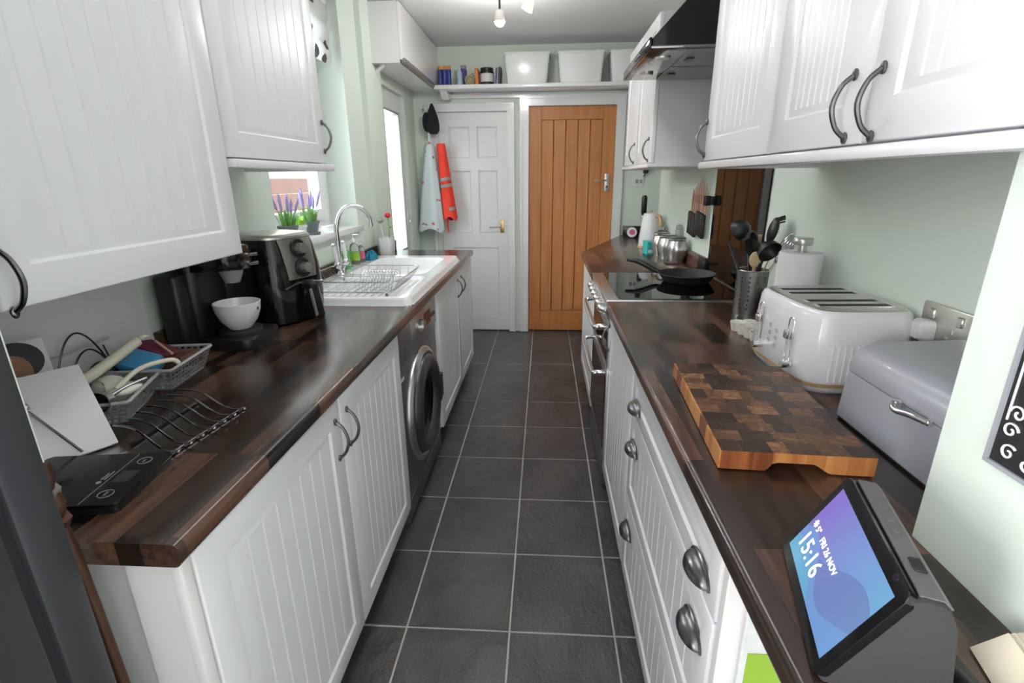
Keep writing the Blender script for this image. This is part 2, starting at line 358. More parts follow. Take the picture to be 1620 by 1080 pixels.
def panel_door(sgn, xb, y0, y1, z0, z1, t=0.02, frame=0.062, grooves=7):
    """raised-frame door with a grooved field; its face looks along +x (sgn 1) or -x (sgn -1) from the back plane xb"""
    g = G(); bm = g.bm
    def V(u, v, d): return bm.verts.new((xb + sgn*d, u, v))
    def ring(i, d): return [V(y0+i, z0+i, d), V(y1-i, z0+i, d), V(y1-i, z1-i, d), V(y0+i, z1-i, d)]
    R = [ring(0, 0), ring(0, t-0.004), ring(0.0015, t-0.0012), ring(0.004, t), ring(frame, t), ring(frame+0.005, t-0.006), ring(frame+0.017, t-0.0025)]
    bm.faces.new(R[0])
    for A, B in zip(R, R[1:]):
        for k in range(4): bm.faces.new((A[k], A[(k+1) % 4], B[(k+1) % 4], B[k]))
    i = frame+0.017; d = t-0.0025; a, b = y0+i, y1-i; lo, hi = z0+i, z1-i
    us = [a]; ds = [d]; w = 0.003
    for k in range(1, grooves+1):
        u = a + (b-a)*k/(grooves+1); us += [u-w, u, u+w]; ds += [d, d-0.005, d]
    us.append(b); ds.append(d)
    bot = [V(u, lo, q) for u, q in zip(us, ds)]; top = [V(u, hi, q) for u, q in zip(us, ds)]
    for k in range(len(us)-1): bm.faces.new((bot[k], bot[k+1], top[k+1], top[k]))
    for k in range(grooves):
        j = 1 + 3*k; bm.faces.new((bot[j], bot[j+1], bot[j+2])); bm.faces.new((top[j], top[j+1], top[j+2]))
    bmesh.ops.remove_doubles(bm, verts=bm.verts, dist=1e-6)
    return g
def bow_handle(parent, sgn, x, y, zc, L=0.104, m='pewter', name='handle'):
    g = G(); h = L/2
    pts = spline([(x, y, zc-h), (x+sgn*0.008, y, zc-h+0.004), (x+sgn*0.022, y, zc-h*0.62), (x+sgn*0.031, y, zc), (x+sgn*0.022, y, zc+h*0.62), (x+sgn*0.008, y, zc+h-0.004), (x, y, zc+h)], 4)
    n = len(pts); r = [0.0033 + 0.0022*abs(2*k/(n-1)-1)**3 + 0.0012*(1-abs(2*k/(n-1)-1)) for k in range(n)]
    g.tube(pts, r, 8)
    for z in (zc-h, zc+h): g.ball((x+sgn*0.003, y, z), 0.0078, 0.6, 0.85, 1.25, 10)
    return obj(name, g, m, parent)
def cup_handle(parent, sgn, x, y, z, a=0.047, b=0.024, c=0.026):
    g = G(); bm = g.bm; nu, nv = 14, 7; rows = []
    for i in range(nu+1):
        al = PI*i/nu
        rows.append([bm.verts.new((x + sgn*(0.0015 + c*math.sin(al)*math.sin(PI/2*j/nv)), y + a*math.cos(al), z + b*math.sin(al)*math.cos(PI/2*j/nv))) for j in range(nv+1)])
    for i in range(nu):
        for j in range(nv): bm.faces.new((rows[i][j], rows[i+1][j], rows[i+1][j+1], rows[i][j+1]))
    bmesh.ops.remove_doubles(bm, verts=bm.verts, dist=1e-5)
    bmesh.ops.solidify(bm, geom=list(bm.faces), thickness=0.0016)
    rim = [(x + sgn*0.002, y + (a+0.003)*math.cos(PI*k/16), z + (b+0.003)*math.sin(PI*k/16)) for k in range(17)]
    g.tube(rim, 0.0032, 6)
    return obj('cup_handle', g, 'pewter', parent)
# ================================================================ the room
XL, XR, YF, ZC = -1.13, 0.87, 4.66, 2.44
# floor: grout bed with each tile laid on it
fl = struct('floor', G().box(-2.75, 2.1, -3.0, 4.8, -0.06, -0.0022), 'grout', 'dark slate tiled kitchen floor with pale grout lines')
tx, ty, gp = 0.338, 0.3555, 0.0032
tile_me = mesh_of('tile', G().box(-tx/2+gp, tx/2-gp, -ty/2+gp, ty/2-gp, -0.012, 0.0, 0.0016, 1), 'slate', True)
for c in range(-1, 3):
    for r in range(-6, 10):
        o = bpy.data.objects.new('tile', tile_me); C.objects.link(o); o.parent = fl
        o.location = (-0.437 + tx*(c+0.5) + random.uniform(-.0004, .0004), 1.266 + ty*(r+0.5), random.uniform(-0.0006, 0.0006))
struct('ceiling', G().box(-2.75, 2.1, -3.0, 4.8, ZC, ZC+0.1), 'ceiling_paint', 'plain white painted ceiling')

# left wall with window and glazed door openings
WIN = (2.11, 3.07, 1.10, 2.32); DOOR = (3.70, 4.36, 0.0, 2.03); XO = -1.36
g = G()
def wall_x(g, x0, x1, y0, y1, z0, z1, holes):
    ys = sorted({y0, y1, *[v for h in holes for v in h[:2]]}); zs = sorted({z0, z1, *[v for h in holes for v in h[2:]]})
    bm = g.bm; cells = set()
    for i in range(len(ys)-1):
        for j in range(len(zs)-1):
            cy, cz = (ys[i]+ys[i+1])/2, (zs[j]+zs[j+1])/2
            if not any(h[0] < cy < h[1] and h[2] < cz < h[3] for h in holes): cells.add((i, j))
    vc = {}
    def v(x, i, j):
        k = (x, i, j)
        if k not in vc: vc[k] = bm.verts.new((x, ys[i], zs[j]))
        return vc[k]
    for (i, j) in cells:
        for x in (x0, x1): bm.faces.new((v(x, i, j), v(x, i+1, j), v(x, i+1, j+1), v(x, i, j+1)))
        if (i-1, j) not in cells: bm.faces.new((v(x0, i, j), v(x1, i, j), v(x1, i, j+1), v(x0, i, j+1)))
        if (i+1, j) not in cells: bm.faces.new((v(x0, i+1, j), v(x1, i+1, j), v(x1, i+1, j+1), v(x0, i+1, j+1)))
        if (i, j-1) not in cells: bm.faces.new((v(x0, i, j), v(x1, i, j), v(x1, i+1, j), v(x0, i+1, j)))
        if (i, j+1) not in cells: bm.faces.new((v(x0, i, j+1), v(x1, i, j+1), v(x1, i+1, j+1), v(x0, i+1, j+1)))
    return g
struct('wall_left', wall_x(g, XO, XL, -0.1, 4.8, 0, ZC, [WIN, DOOR]), 'wall_green', 'pale green painted wall with the window and glazed door')
# shallow wall step between window and glazed door
struct('wall_step', G().box(XL, XL+0.035, 3.34, 3.66, 0, ZC), 'wall_green', 'narrow pale green wall step beside the glazed door')
# right wall, alcove beside the doors, pillar
struct('wall_right', G().box(XR, XR+0.35, 0.635, 4.04, 0, ZC), 'wall_green', 'pale green painted wall behind the toaster')
struct('wall_alcove', G().box(1.15, 1.30, 4.04, 4.8, 0, ZC), 'wall_green', 'pale green side wall of the alcove by the kettle')
struct('pillar', G().box(0.53, 1.2, -0.25, 0.635, 0, ZC), 'wall_green', 'pale green wall pillar carrying the chalkboard sign')
# far wall with two door openings
def wall_y(g, y0, y1, x0, x1, z0, z1, holes):
    wall_x(g, y0, y1, x0, x1, z0, z1, holes)
    for v in g.bm.verts: v.co = (v.co.y, v.co.x, v.co.z)
    return g
WD = (-0.93, -0.325, 0.0, 1.95); OD = (-0.145, 0.60, 0.0, 1.985)
struct('wall_far', wall_y(G(), YF, YF+0.12, -1.36, 1.30, 0, ZC, [WD, OD]), 'wall_green', 'pale green far wall holding the two doors')
struct('wall_beyond', G().box(-1.0, 0.65, YF+0.12, YF+0.16, 0, 2.1), 'wall_green', 'wall closing off the space behind the doors')

# the room behind the camera, with its big window in the left wall
struct('wall_rear_left', wall_x(G(), -2.75, -2.65, -2.9, -0.1, 0, ZC, [(-2.2, -0.5, 0.7, 2.2)]), 'ceiling_paint', 'white side wall with window in the room behind')
struct('wall_rear', G().box(-2.65, 2.0, -3.0, -2.9, 0, ZC), 'ceiling_paint', 'white end wall of the room behind')
struct('wall_rear_right', G().box(2.0, 2.1, -2.9, -0.25, 0, ZC), 'ceiling_paint', 'white side wall of the room behind')
struct('wall_return_left', G().box(-2.65, -1.36, -0.2, -0.1, 0, ZC), 'ceiling_paint', 'white wall beside the kitchen opening')
struct('wall_return_right', G().box(1.2, 2.0, -0.25, -0.15, 0, ZC), 'ceiling_paint', 'white wall beyond the pillar')
# door architraves
def architrave(name, x0, x1, z1, w, label):
    g = G(); y1 = YF; y0 = YF-0.022
    poly = [(x0-w, 0), (x0, 0), (x0, z1), (x1, z1), (x1, 0), (x1+w, 0), (x1+w, z1+w), (x0-w, z1+w)]
    g.prism(poly, y0, y1, 0.004, 2, 'y')
    poly2 = [(x0-w, 0), (x0-w+0.018, 0), (x0-w+0.018, z1+w-0.018), (x1+w-0.018, z1+w-0.018), (x1+w-0.018, 0), (x1+w, 0), (x1+w, z1+w), (x0-w, z1+w)]
    g.prism(poly2, y0-0.012, y0+0.002, 0.003, 1, 'y')
    return struct(name, g, 'gloss_white', label)
architrave('trim_1', WD[0], WD[1], WD[3], 0.062, 'white gloss frame around the white panelled door')
architrave('trim_2', OD[0], OD[1], OD[3], 0.072, 'white gloss frame around the oak plank door')

# white panelled door
d1 = thing('door_1', 'white painted panelled door with a brass handle', 'door', (WD[0], YF+0.02, 0), world=True); d1['kind'] = 'structure'
x0, x1, z1 = WD[0]+0.003, WD[1]-0.003, WD[3]-0.004; yd = YF+0.012
P = [(x0+0.105, x0+0.255), (x0+0.345, x1-0.105)]
P = [(x0+0.09, x0+0.27), (x0+0.335, x1-0.09)]
Zp = [(0.13, 0.80), (0.93, 1.47), (1.575, 1.83)]
holes = [(a, b, c, d) for a, b in P for c, d in Zp[1:]] + [(P[0][0], P[1][1], *Zp[0])]
obj('door_leaf', wall_y(G(), yd, yd+0.035, x0, x1, 0.008, z1, holes), 'paint_white', d1, False)
for (a, b, c, d) in holes:
    g = G(); g.box(a, b, yd+0.012, yd+0.022, c, d)
    for (p, q, r, s) in ((a, b, c, c+0.012), (a, b, d-0.012, d), (a, a+0.012, c, d), (b-0.012, b, c, d)): g.box(p, q, yd+0.004, yd+0.014, r, s, 0.004, 1)
    obj('door_panel', g, 'paint_white', d1, False)
hz = 0.985; hx = x1-0.055
h = obj('handle_plate', G().box(hx-0.018, hx+0.018, yd-0.006, yd, hz-0.055, hz+0.055, 0.003), 'brass', d1)
obj('lever', G().tube(spline([(hx, yd-0.004, hz), (hx, yd-0.045, hz), (hx-0.02, yd-0.052, hz), (hx-0.11, yd-0.05, hz-0.004)], 4), 0.007, 8), 'chrome', h)

# oak plank door
d2 = thing('door_2', 'honey oak ledged door of vertical planks', 'door', (OD[0], YF+0.02, 0), world=True); d2['kind'] = 'structure'
x0, x1, z1 = OD[0]+0.003, OD[1]-0.003, OD[3]-0.004; sw = 0.108; zt, zb = z1-0.108, 0.20
obj('stile', G().box(x0, x0+sw, yd, yd+0.035, 0.01, z1, 0.002, 1), 'oak', d2); obj('stile', G().box(x1-sw, x1, yd, yd+0.035, 0.01, z1, 0.002, 1), 'oak', d2)
obj('top_rail', G().box(x0+sw, x1-sw, yd, yd+0.035, zt, z1, 0.002, 1), 'oak', d2); obj('bottom_rail', G().box(x0+sw, x1-sw, yd, yd+0.035, 0.01, zb, 0.002, 1), 'oak', d2)
pw = (x1-x0-2*sw)/5
for k in range(5): obj('plank', G().box(x0+sw+pw*k+0.0015, x0+sw+pw*(k+1)-0.0015, yd+0.007, yd+0.03, zb, zt, 0.004, 1), 'oak', d2)
hx, hz = x1-0.055, 1.36
h = obj('handle_plate', G().box(hx-0.022, hx+0.022, yd-0.007, yd, hz-0.075, hz+0.075, 0.004), 'satin_nickel', d2)
obj('lever', G().tube(spline([(hx, yd-0.004, hz+0.02), (hx, yd-0.05, hz+0.02), (hx-0.02, yd-0.056, hz+0.02), (hx-0.115, yd-0.053, hz+0.018)], 4), 0.007, 8), 'chrome', h)
g = G(); g.cyl((hx, yd-0.009, hz-0.035), (hx, yd-0.006, hz-0.035), 0.010); obj('keyhole', g, 'dark_metal', h)

# window
w1 = thing('window_1', 'white framed kitchen window behind the potted lavender', 'window', (XO, WIN[0], WIN[2]), world=True); w1['kind'] = 'structure'
y0, y1, z0, z1 = WIN; xf = -1.29
wz0 = 1.145
obj('window_frame', wall_x(G(), xf-0.06, xf, y0, y1, wz0, z1, [(y0+0.06, y1-0.12, wz0+0.06, z1-0.06)]), 'upvc', w1, False)
obj('casement', wall_x(G(), xf-0.045, xf+0.018, y0+0.045, y1-0.105, wz0+0.045, z1-0.045, [(y0+0.10, y1-0.17, wz0+0.10, z1-0.10)]), 'upvc', w1, False)
obj('pane', G().box(xf-0.03, xf-0.018, y0+0.09, y1-0.16, wz0+0.09, z1-0.09), 'glass', w1, False)
struct('window_sill', G().box(xf, XL+0.03, WIN[0]-0.05, WIN[1]+0.02, 1.105, 1.142, 0.008), 'gloss_white', 'white window sill carrying three small plant pots', True)
# roman blind inside the window head
b1 = thing('roman_blind', 'grey and white printed roman blind at the window head', 'blind', (-1.2, WIN[0], 1.9), world=True)
zb = 2.0
def blind(u, v):
    z = zb + 0.30*(1-v); x = -1.185 + 0.012*abs(math.sin(v*3*PI)); return (x, WIN[0]+0.03 + u*(WIN[1]-WIN[0]-0.06), z)
g = G().grid(blind, 8, 36); bmesh.ops.solidify(g.bm, geom=list(g.bm.faces), thickness=0.006)
obj('blind_cloth', g, 'blind_print', b1)
obj('headrail', G().box(-1.215, -1.175, WIN[0]+0.02, WIN[1]-0.02, WIN[3]-0.03, WIN[3]-0.002, 0.004), 'upvc', b1)

# glazed back door
dd = thing('door_3', 'white plastic framed glazed back door by the sink', 'door', (-1.2, DOOR[0], 0), world=True); dd['kind'] = 'structure'
y0, y1, _, z1 = DOOR; xd = -1.16
obj('door_frame', wall_x(G(), xd-0.07, xd, y0, y1, 0, z1, [(y0+0.05, y1-0.055, 0.05, z1-0.055)]), 'upvc', dd, False)
obj('door_leaf', wall_x(G(), xd-0.055, xd+0.012, y0+0.04, y1-0.045, 0.04, z1-0.045, [(y0+0.13, y1-0.15, 0.86, z1-0.15)]), 'upvc', dd, False)
obj('pane', G().box(xd-0.03, xd-0.018, y0+0.12, y1-0.14, 0.85, z1-0.14), 'glass', dd, False)
obj('glazing_bead', wall_x(G(), xd+0.012, xd+0.018, y0+0.118, y1-0.138, 0.848, z1-0.138, [(y0+0.132, y1-0.152, 0.862, z1-0.152)]), 'grey_reflect', dd, False)
g = G(); hy = y1-0.085; g.box(xd+0.012, xd+0.024, hy-0.015, hy+0.015, 0.98, 1.16, 0.004)
pl = obj('handle_plate', g, 'upvc', dd); obj('lever', G().tube([(xd+0.02, hy, 1.08), (xd+0.055, hy, 1.08), (xd+0.058, hy-0.09, 1.075)], 0.008, 8), 'chrome', pl)

# outside: ground, pale rendered house wall, plank fence
struct('ground_outside', G().box(-6, -1.37, -1, 9, -0.3, -0.1), 'ground_pale', 'pale paved yard outside the window')
ho = struct('exterior_house_wall', G().box(-4.6, -4.2, 1.5, 12, -0.1, 6), 'render_cream', 'cream rendered neighbouring house wall seen through the window')
fe = thing('garden_fence', 'pinkish brown board fence outside the kitchen window', 'fence', (-2.9, 5, -0.1), world=True)
for k in range(9): obj('board', G().box(-2.93, -2.90 + 0.006*(k % 2), 3.0, 9.0, -0.1+0.17*k, -0.1+0.17*k+0.163, 0.004, 1), 'fence_wood', fe)
for y in (3.2, 5.0, 6.8): obj('post', G().box(-3.02, -2.93, y, y+0.1, -0.1, 1.5), 'fence_wood', fe)

# far high shelf
sh = thing('wall_shelf', 'long white shelf above the two doors', 'shelf', (0, YF, 2.09), world=True)
obj('shelf_board', G().box(-0.895, XR+0.27, 4.40, YF-0.002, 2.085, 2.115, 0.004), 'gloss_white', sh)
obj('batten', G().box(-0.895, XR+0.27, YF-0.03, YF-0.002, 2.045, 2.085, 0.002, 1), 'gloss_white', sh)
obj('bracket', G().prism([(4.45, 2.085), (YF-0.004, 2.085), (YF-0.004, 2.03), (YF-0.09, 2.03)], -0.86, -0.80, 0, axis='x'), 'gloss_white', sh, False)

# ================================================================ fitted units: left side
ZW = 0.91; TW = 0.04
def slab_hole(x0, x1, y0, y1, z0, z1, hole, front, r=0.012):
    g = G(); wall_x(g, z0, z1, x0, x1, y0, y1, [hole] if hole else [])     # (x,y,z) <- (z, x, y)
    for v in g.bm.verts: v.co = (v.co.y, v.co.z, v.co.x)
    bmesh.ops.recalc_face_normals(g.bm, faces=g.bm.faces)
    ed = [e for e in g.bm.edges if all(abs(v.co.x-front) < 1e-5 for v in e.verts) and abs(e.verts[0].co.z-e.verts[1].co.z) < 1e-6]
    bmesh.ops.bevel(g.bm, geom=ed, offset=r, segments=4, profile=0.5, affect='EDGES')
    return g
lw = thing('worktop', 'dark walnut block-effect worktop holding the sink and air fryer', 'worktop', (-0.8, 2.1, ZW-TW), world=True)
obj('worktop_slab', slab_hole(XL, -0.515, 0.56, 3.66, ZW-TW, ZW, (-1.03, -0.60, 2.50, 3.10), -0.515), 'worktop_wood', lw)
tag(obj('worktop_upstand', G().box(XL+0.0005, XL+0.02, 1.33, 3.338, ZW+0.0005, ZW+0.075, 0.003), 'worktop_wood'), 'dark wooden upstand strip along the wall behind the sink', 'upstand')
tag(obj('worktop_upstand', G().box(XL+0.036, XL+0.055, 3.342, 3.66, ZW+0.0005, ZW+0.075, 0.003), 'worktop_wood'), 'short dark wooden upstand beside the brush pot', 'upstand')

def base_unit(name, label, sgn, xf, y0, y1, doors, depth, end=None):
    t = thing(name, label, 'cabinet', (xf - sgn*depth/2, (y0+y1)/2, 0), world=True)
    xb = xf - sgn*0.02
    a, b = sorted((xb - sgn*0.003, xb - sgn*depth))
    obj('carcass', G().box(a, b, y0, y1, 0.10, 0.868), 'carcass_white', t, False)
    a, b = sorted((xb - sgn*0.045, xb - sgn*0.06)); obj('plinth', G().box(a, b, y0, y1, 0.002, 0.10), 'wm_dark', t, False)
    for (p, q, hs) in doors:
        d = obj('door', panel_door(sgn, xb, p+0.0015, q-0.0015, 0.115, 0.858), 'cab_white', t)
        if hs is not None: bow_handle(d, sgn, xf, hs, 0.758)
    return t
t = base_unit('base_cabinet', 'white grooved two-door base cabinet at the near worktop end', 1, -0.532, 0.585, 1.735, [(0.60, 1.172, 1.135), (1.174, 1.733, 1.212)], 0.56)
obj('end_panel', G().box(-0.62, -0.552, 0.575, 0.583, 0.02, 0.868), 'carcass_white', t, False)
obj('corner_post', G().box(-0.555, -0.534, 0.575, 0.598, 0.02, 0.866, 0.003), 'carcass_white', t)
base_unit('base_cabinet', 'white two-door base cabinet under the sink past the washer', 1, -0.532, 2.435, 3.65, [(2.44, 3.095, 3.035), (3.097, 3.648, 3.16)], 0.56)

# washing machine
wm = thing('washing_machine', 'graphite grey front-loading washing machine under the worktop', 'washing machine', (-0.82, 2.085, 0), world=True)
xf = -0.55; cy, cz = 2.085, 0.43
obj('body', G().box(-1.10, xf, 1.748, 2.425, 0.015, 0.862, 0.008), 'wm_graphite', wm)
for yy in (1.80, 2.37):
    g = G(); g.cyl((-0.60, yy, 0.0), (-0.60, yy, 0.018), 0.02); obj('foot', g, 'black_plastic', wm)
obj('kick_panel', G().box(xf-0.002, xf+0.004, 1.76, 2.413, 0.03, 0.115, 0.003), 'wm_graphite', wm)
cp = obj('control_panel', G().box(xf-0.002, xf+0.010, 1.752, 2.421, 0.715, 0.858, 0.005), 'wm_silver', wm)
obj('detergent_drawer', G().box(xf+0.008, xf+0.014, 1.765, 1.93, 0.725, 0.850, 0.005), 'wm_graphite', cp)
g = G(); g.cyl((xf+0.008, 2.10, 0.787), (xf+0.032, 2.10, 0.787), 0.034, 0.031, 24); obj('dial', g, 'wm_silver', cp)
obj('display', G().box(xf+0.009, xf+0.0115, 2.18, 2.30, 0.755, 0.82, 0.001, 1), 'black_gloss', cp)
for k in range(3):
    g = G(); g.cyl((xf+0.009, 2.33+0.028*k, 0.775), (xf+0.014, 2.33+0.028*k, 0.775), 0.007, n=12); obj('button', g, 'dark_metal', cp)
def ringx(prof, n=48):
    g = G(); g.lathe(prof, (0, 0, 0), n); g.xf(Matrix.Translation((xf, cy, cz)) @ Matrix.Rotation(PI/2, 4, 'Y')); return g
pt = obj('porthole_ring', ringx([(0.262, -0.002), (0.262, 0.010), (0.252, 0.022), (0.236, 0.026), (0.226, 0.020), (0.226, -0.002)]), 'wm_silver', wm)
dr = obj('porthole_door', ringx([(0.224, 0.0), (0.224, 0.028), (0.212, 0.044), (0.190, 0.050), (0.165, 0.046), (0.150, 0.030), (0.146, 0.012)]), 'wm_dark', wm)
obj('porthole_glass', ringx([(0.150, 0.022), (0.140, 0.010), (0.115, -0.010 + 0.012), (0.06, 0.004), (0, 0.004)]), 'black_gloss', dr)
g = G(); g.prism([(cy+0.165, cz-0.07), (cy+0.222, cz-0.06), (cy+0.226, cz+0.06), (cy+0.165, cz+0.07)], xf+0.036, xf+0.055, 0.006, 2, 'x'); obj('door_grip', g, 'black_plastic', dr)
g = G(); g.box(xf, xf+0.0012, 1.785, 1.83, 0.645, 0.66); obj('energy_sticker', g, 'label_white', wm, False)

# tall grey fridge beside the near end of the worktop
fr = thing('fridge_freezer', 'tall dark grey fridge freezer at the near worktop end', 'fridge', (-0.93, 0.2, 0), world=True)
obj('body', G().box(-1.12, -0.605, -0.12, 0.437, 0.02, 1.75, 0.006), 'fridge_grey', fr)
obj('door_seal', G().box(-1.11, -0.613, 0.435, 0.452, 0.03, 1.74), 'black_matte', fr, False)
obj('door', G().box(-1.12, -0.605, 0.450, 0.505, 0.02, 1.75, 0.008), 'fridge_grey', fr)
obj('foot', G().box(-1.10, -0.63, -0.10, 0.42, 0.0, 0.02), 'black_matte', fr, False)
# wall nib and boxing behind the near end
struct('wall_nib', G().box(XL, -0.63, 0.70, 0.72, 0, 0.868), 'wall_green', 'pale green wall patch behind the end of the base cabinet')
struct('trim_3', G().box(-0.70, -0.668, 0.535, 0.555, 0.0, 1.60), 'wall_green', 'pale green pipe boxing beside the fridge')
pp = thing('copper_pipe', 'old copper water pipe with joints beside the fridge', 'pipe', (-0.65, 0.53, 0.0), world=True)
obj('pipe_run', G().tube(spline([(-0.617, 0.526, 0.0), (-0.622, 0.526, 0.5), (-0.634, 0.524, 0.93), (-0.650, 0.52, 0.965), (-0.672, 0.525, 0.985)], 6), 0.0085, 10), 'copper', pp)
obj('pipe_elbow', G().tube(spline([(-0.672, 0.527, 0.955), (-0.645, 0.523, 0.975), (-0.630, 0.522, 1.0), (-0.640, 0.522, 1.025), (-0.66, 0.525, 1.03)], 5), 0.009, 10), 'copper', pp)
obj('pipe_elbow', G().tube(spline([(-0.675, 0.525, 0.995), (-0.650, 0.518, 1.005), (-0.632, 0.520, 1.035), (-0.633, 0.521, 1.06)], 5), 0.0085, 10), 'copper', pp)
g = G(); g.tube([(-0.640, 0.522, 0.968), (-0.632, 0.522, 0.982)], 0.013, 6); obj('compression_nut', g, 'copper', pp)
g = G(); g.tube([(-0.640, 0.521, 1.010), (-0.634, 0.521, 1.026)], 0.013, 6); obj('compression_nut', g, 'bar_brown', pp)
obj('clip', G().box(-0.662, -0.636, 0.508, 0.512, 0.872, 0.898, 0.001, 1), 'upvc', pp)

# left wall cabinets
def wall_unit(name, label, sgn, xf, y0, y1, z0, z1, doors, xwall, grooves=7, hl=0.096):
    t = thing(name, label, 'cabinet', (xwall, (y0+y1)/2, z0), world=True)
    xb = xf - sgn*0.02; a, b = sorted((xb - sgn*0.002, xwall))
    obj('carcass', G().box(a, b, y0+0.001, y1-0.001, z0, z1), 'cab_white', t, False)
    for (p, q, hy, hz) in doors:
        d = obj('door', panel_door(sgn, xb, p+0.0015, q-0.0015, z0+0.004, z1-0.004, grooves=grooves), 'cab_white', t)
        if hy is not None: bow_handle(d, sgn, xf, hy, hz, hl)
    return t
wall_unit('wall_cabinet', 'deep white grooved wall cabinet over the storage baskets', 1, -0.80, 0.675, 1.305, 1.213, 2.12, [(0.675, 1.305, 0.690, 1.262)], XL+0.001, 8)
t = wall_unit('wall_cabinet', 'white grooved wall cabinet above the air fryer', 1, -0.80, 1.310, 1.925, 1.455, 2.16, [(1.310, 1.925, 1.905, 1.548)], XL+0.001, 7)
obj('light_rail', G().box(-0.825, -0.782, 1.312, 1.945, 1.432, 1.455, 0.006), 'cab_white', t)
obj('light_rail', G().box(XL+0.004, -0.825, 1.925, 1.945, 1.432, 1.455, 0.006), 'cab_white', t)
# flap cabinet high over the back door
t = thing('wall_cabinet', 'white flap-front cabinet against the ceiling above the back door', 'cabinet', (XL, 4.0, 2.1), world=True)
obj('carcass', G().box(XL+0.001, -0.918, 3.50, YF-0.003, 2.10, ZC-0.003), 'gloss_white', t, False)
f_ = obj('flap_door', G().box(-0.918, -0.900, 3.503, YF-0.006, 2.118, ZC-0.006, 0.002, 1), 'gloss_white', t)
obj('bar_handle', G().box(-0.908, -0.884, 3.51, YF-0.012, 2.098, 2.128, 0.004), 'bar_brown', f_)
obj('bracket', G().tube(spline([(XL+0.012, 3.56, 2.04), (-1.07, 3.555, 2.075), (-1.03, 3.55, 2.10)], 4), 0.012, 8), 'gloss_white', t)

# white splashback panel behind the baskets
o = obj('white_backboard', G().box(XL+0.001, XL+0.008, 0.575, 1.315, ZW+0.001, 1.212), 'paint_white', None, False)
tag(o, 'plain white panel on the wall behind the storage baskets', 'panel')

# ================================================================ sink
sk = thing('kitchen_sink', 'white ceramic sink with drainer and deep bowl', 'sink', (-0.8, 2.57, ZW), world=True)
sx0, sx1, sy0, sy1 = -1.095, -0.533, 1.96, 3.20
def sstep(a, b, x):
    t_ = min(1, max(0, (x-a)/(b-a))); return t_*t_*(3-2*t_)
def inset(x, y, a, b, c, d, r):
    # signed distance inside a rounded rectangle (positive inside)
    px = abs(x-(a+b)/2) - (b-a)/2 + r; py = abs(y-(c+d)/2) - (d-c)/2 + r
    return -(math.hypot(max(px, 0), max(py, 0)) + min(max(px, py), 0) - r)
def sink_z(x, y):
    z = ZW + 0.030
    e = inset(x, y, sx0, sx1, sy0, sy1, 0.045)
    z -= 0.030*(1 - sstep(-0.001, 0.022, e))
    dr_ = inset(x, y, sx0+0.105, sx1-0.055, sy0+0.05, 2.47, 0.05)
    z -= (0.014 + 0.0022*math.sin((x-sx0)*2*PI/0.034)*sstep(0.02, 0.05, dr_))*sstep(0, 0.018, dr_)
    bo = inset(x, y, sx0+0.085, sx1-0.075, 2.515, 3.085, 0.06)
    z -= 0.185*sstep(0, 0.028, bo)
    return z
nx, ny = 94, 206
def sfn(u, v):
    x = sx0 + u*(sx1-sx0); y = sy0 + v*(sy1-sy0); return (x, y, sink_z(x, y))
g = G().grid(sfn, nx, ny)
bmesh.ops.delete(g.bm, geom=[f for f in g.bm.faces if inset(f.calc_center_median().x, f.calc_center_median().y, sx0, sx1, sy0, sy1, 0.045) < 0.001], context='FACES')
o = obj('sink_basin', g, 'ceramic', sk); 
for p in o.data.polygons: p.use_smooth = True
g = G(); g.cyl((-0.82, 2.80, ZW-0.154), (-0.82, 2.80, ZW-0.150), 0.045); obj('plug_hole', g, 'chrome', sk)

# bridge tap
tp = thing('kitchen_tap', 'chrome swan-neck mixer tap with white lever handles', 'tap', (-1.03, 2.49, ZW+0.03), rotz=0.0)
zt = 0.0
g = G(); g.lathe([(0, 0), (0.028, 0), (0.028, 0.006), (0.022, 0.012), (0.019, 0.03), (0.021, 0.05), (0.017, 0.06), (0, 0.062)], n=24)
bd = obj('tap_body', g, 'chrome', tp)
for s in (-1, 1):
    g = G(); g.tube(spline([(0, 0, 0.035), (0.004, s*0.03, 0.040), (0.008, s*0.05, 0.052)], 4), 0.010, 10); g.ball((0.010, s*0.055, 0.060), 0.017, 1, 1, 1.1)
    obj('valve', g, 'chrome', bd)
    g = G(); g.tube(spline([(0.010, s*0.056, 0.07), (0.006, s*0.060, 0.10), (0.002, s*0.064, 0.15)], 4), [0.0085]*4+[0.011]*5, 10); lv = obj('lever', g, 'ceramic', tp)
    g = G(); g.ball((0.002, s*0.064, 0.156), 0.0115); obj('lever_cap', g, 'chrome', lv)
sp = [(0, 0, 0.055), (0, 0, 0.16), (0.0, 0.0, 0.26)]
sp = spline([(0, 0, 0.05), (0.0, 0, 0.16), (0.002, 0.0, 0.235), (0.02, 0.012, 0.30), (0.062, 0.034, 0.338), (0.112, 0.062, 0.328), (0.142, 0.080, 0.285), (0.148, 0.084, 0.245)], 7)
obj('spout', G().tube(sp, 0.0115, 14), 'chrome', tp)
g = G(); g.cyl((0.148, 0.084, 0.236), (0.148, 0.084, 0.250), 0.0135, n=16); obj('aerator', g, 'chrome', tp)
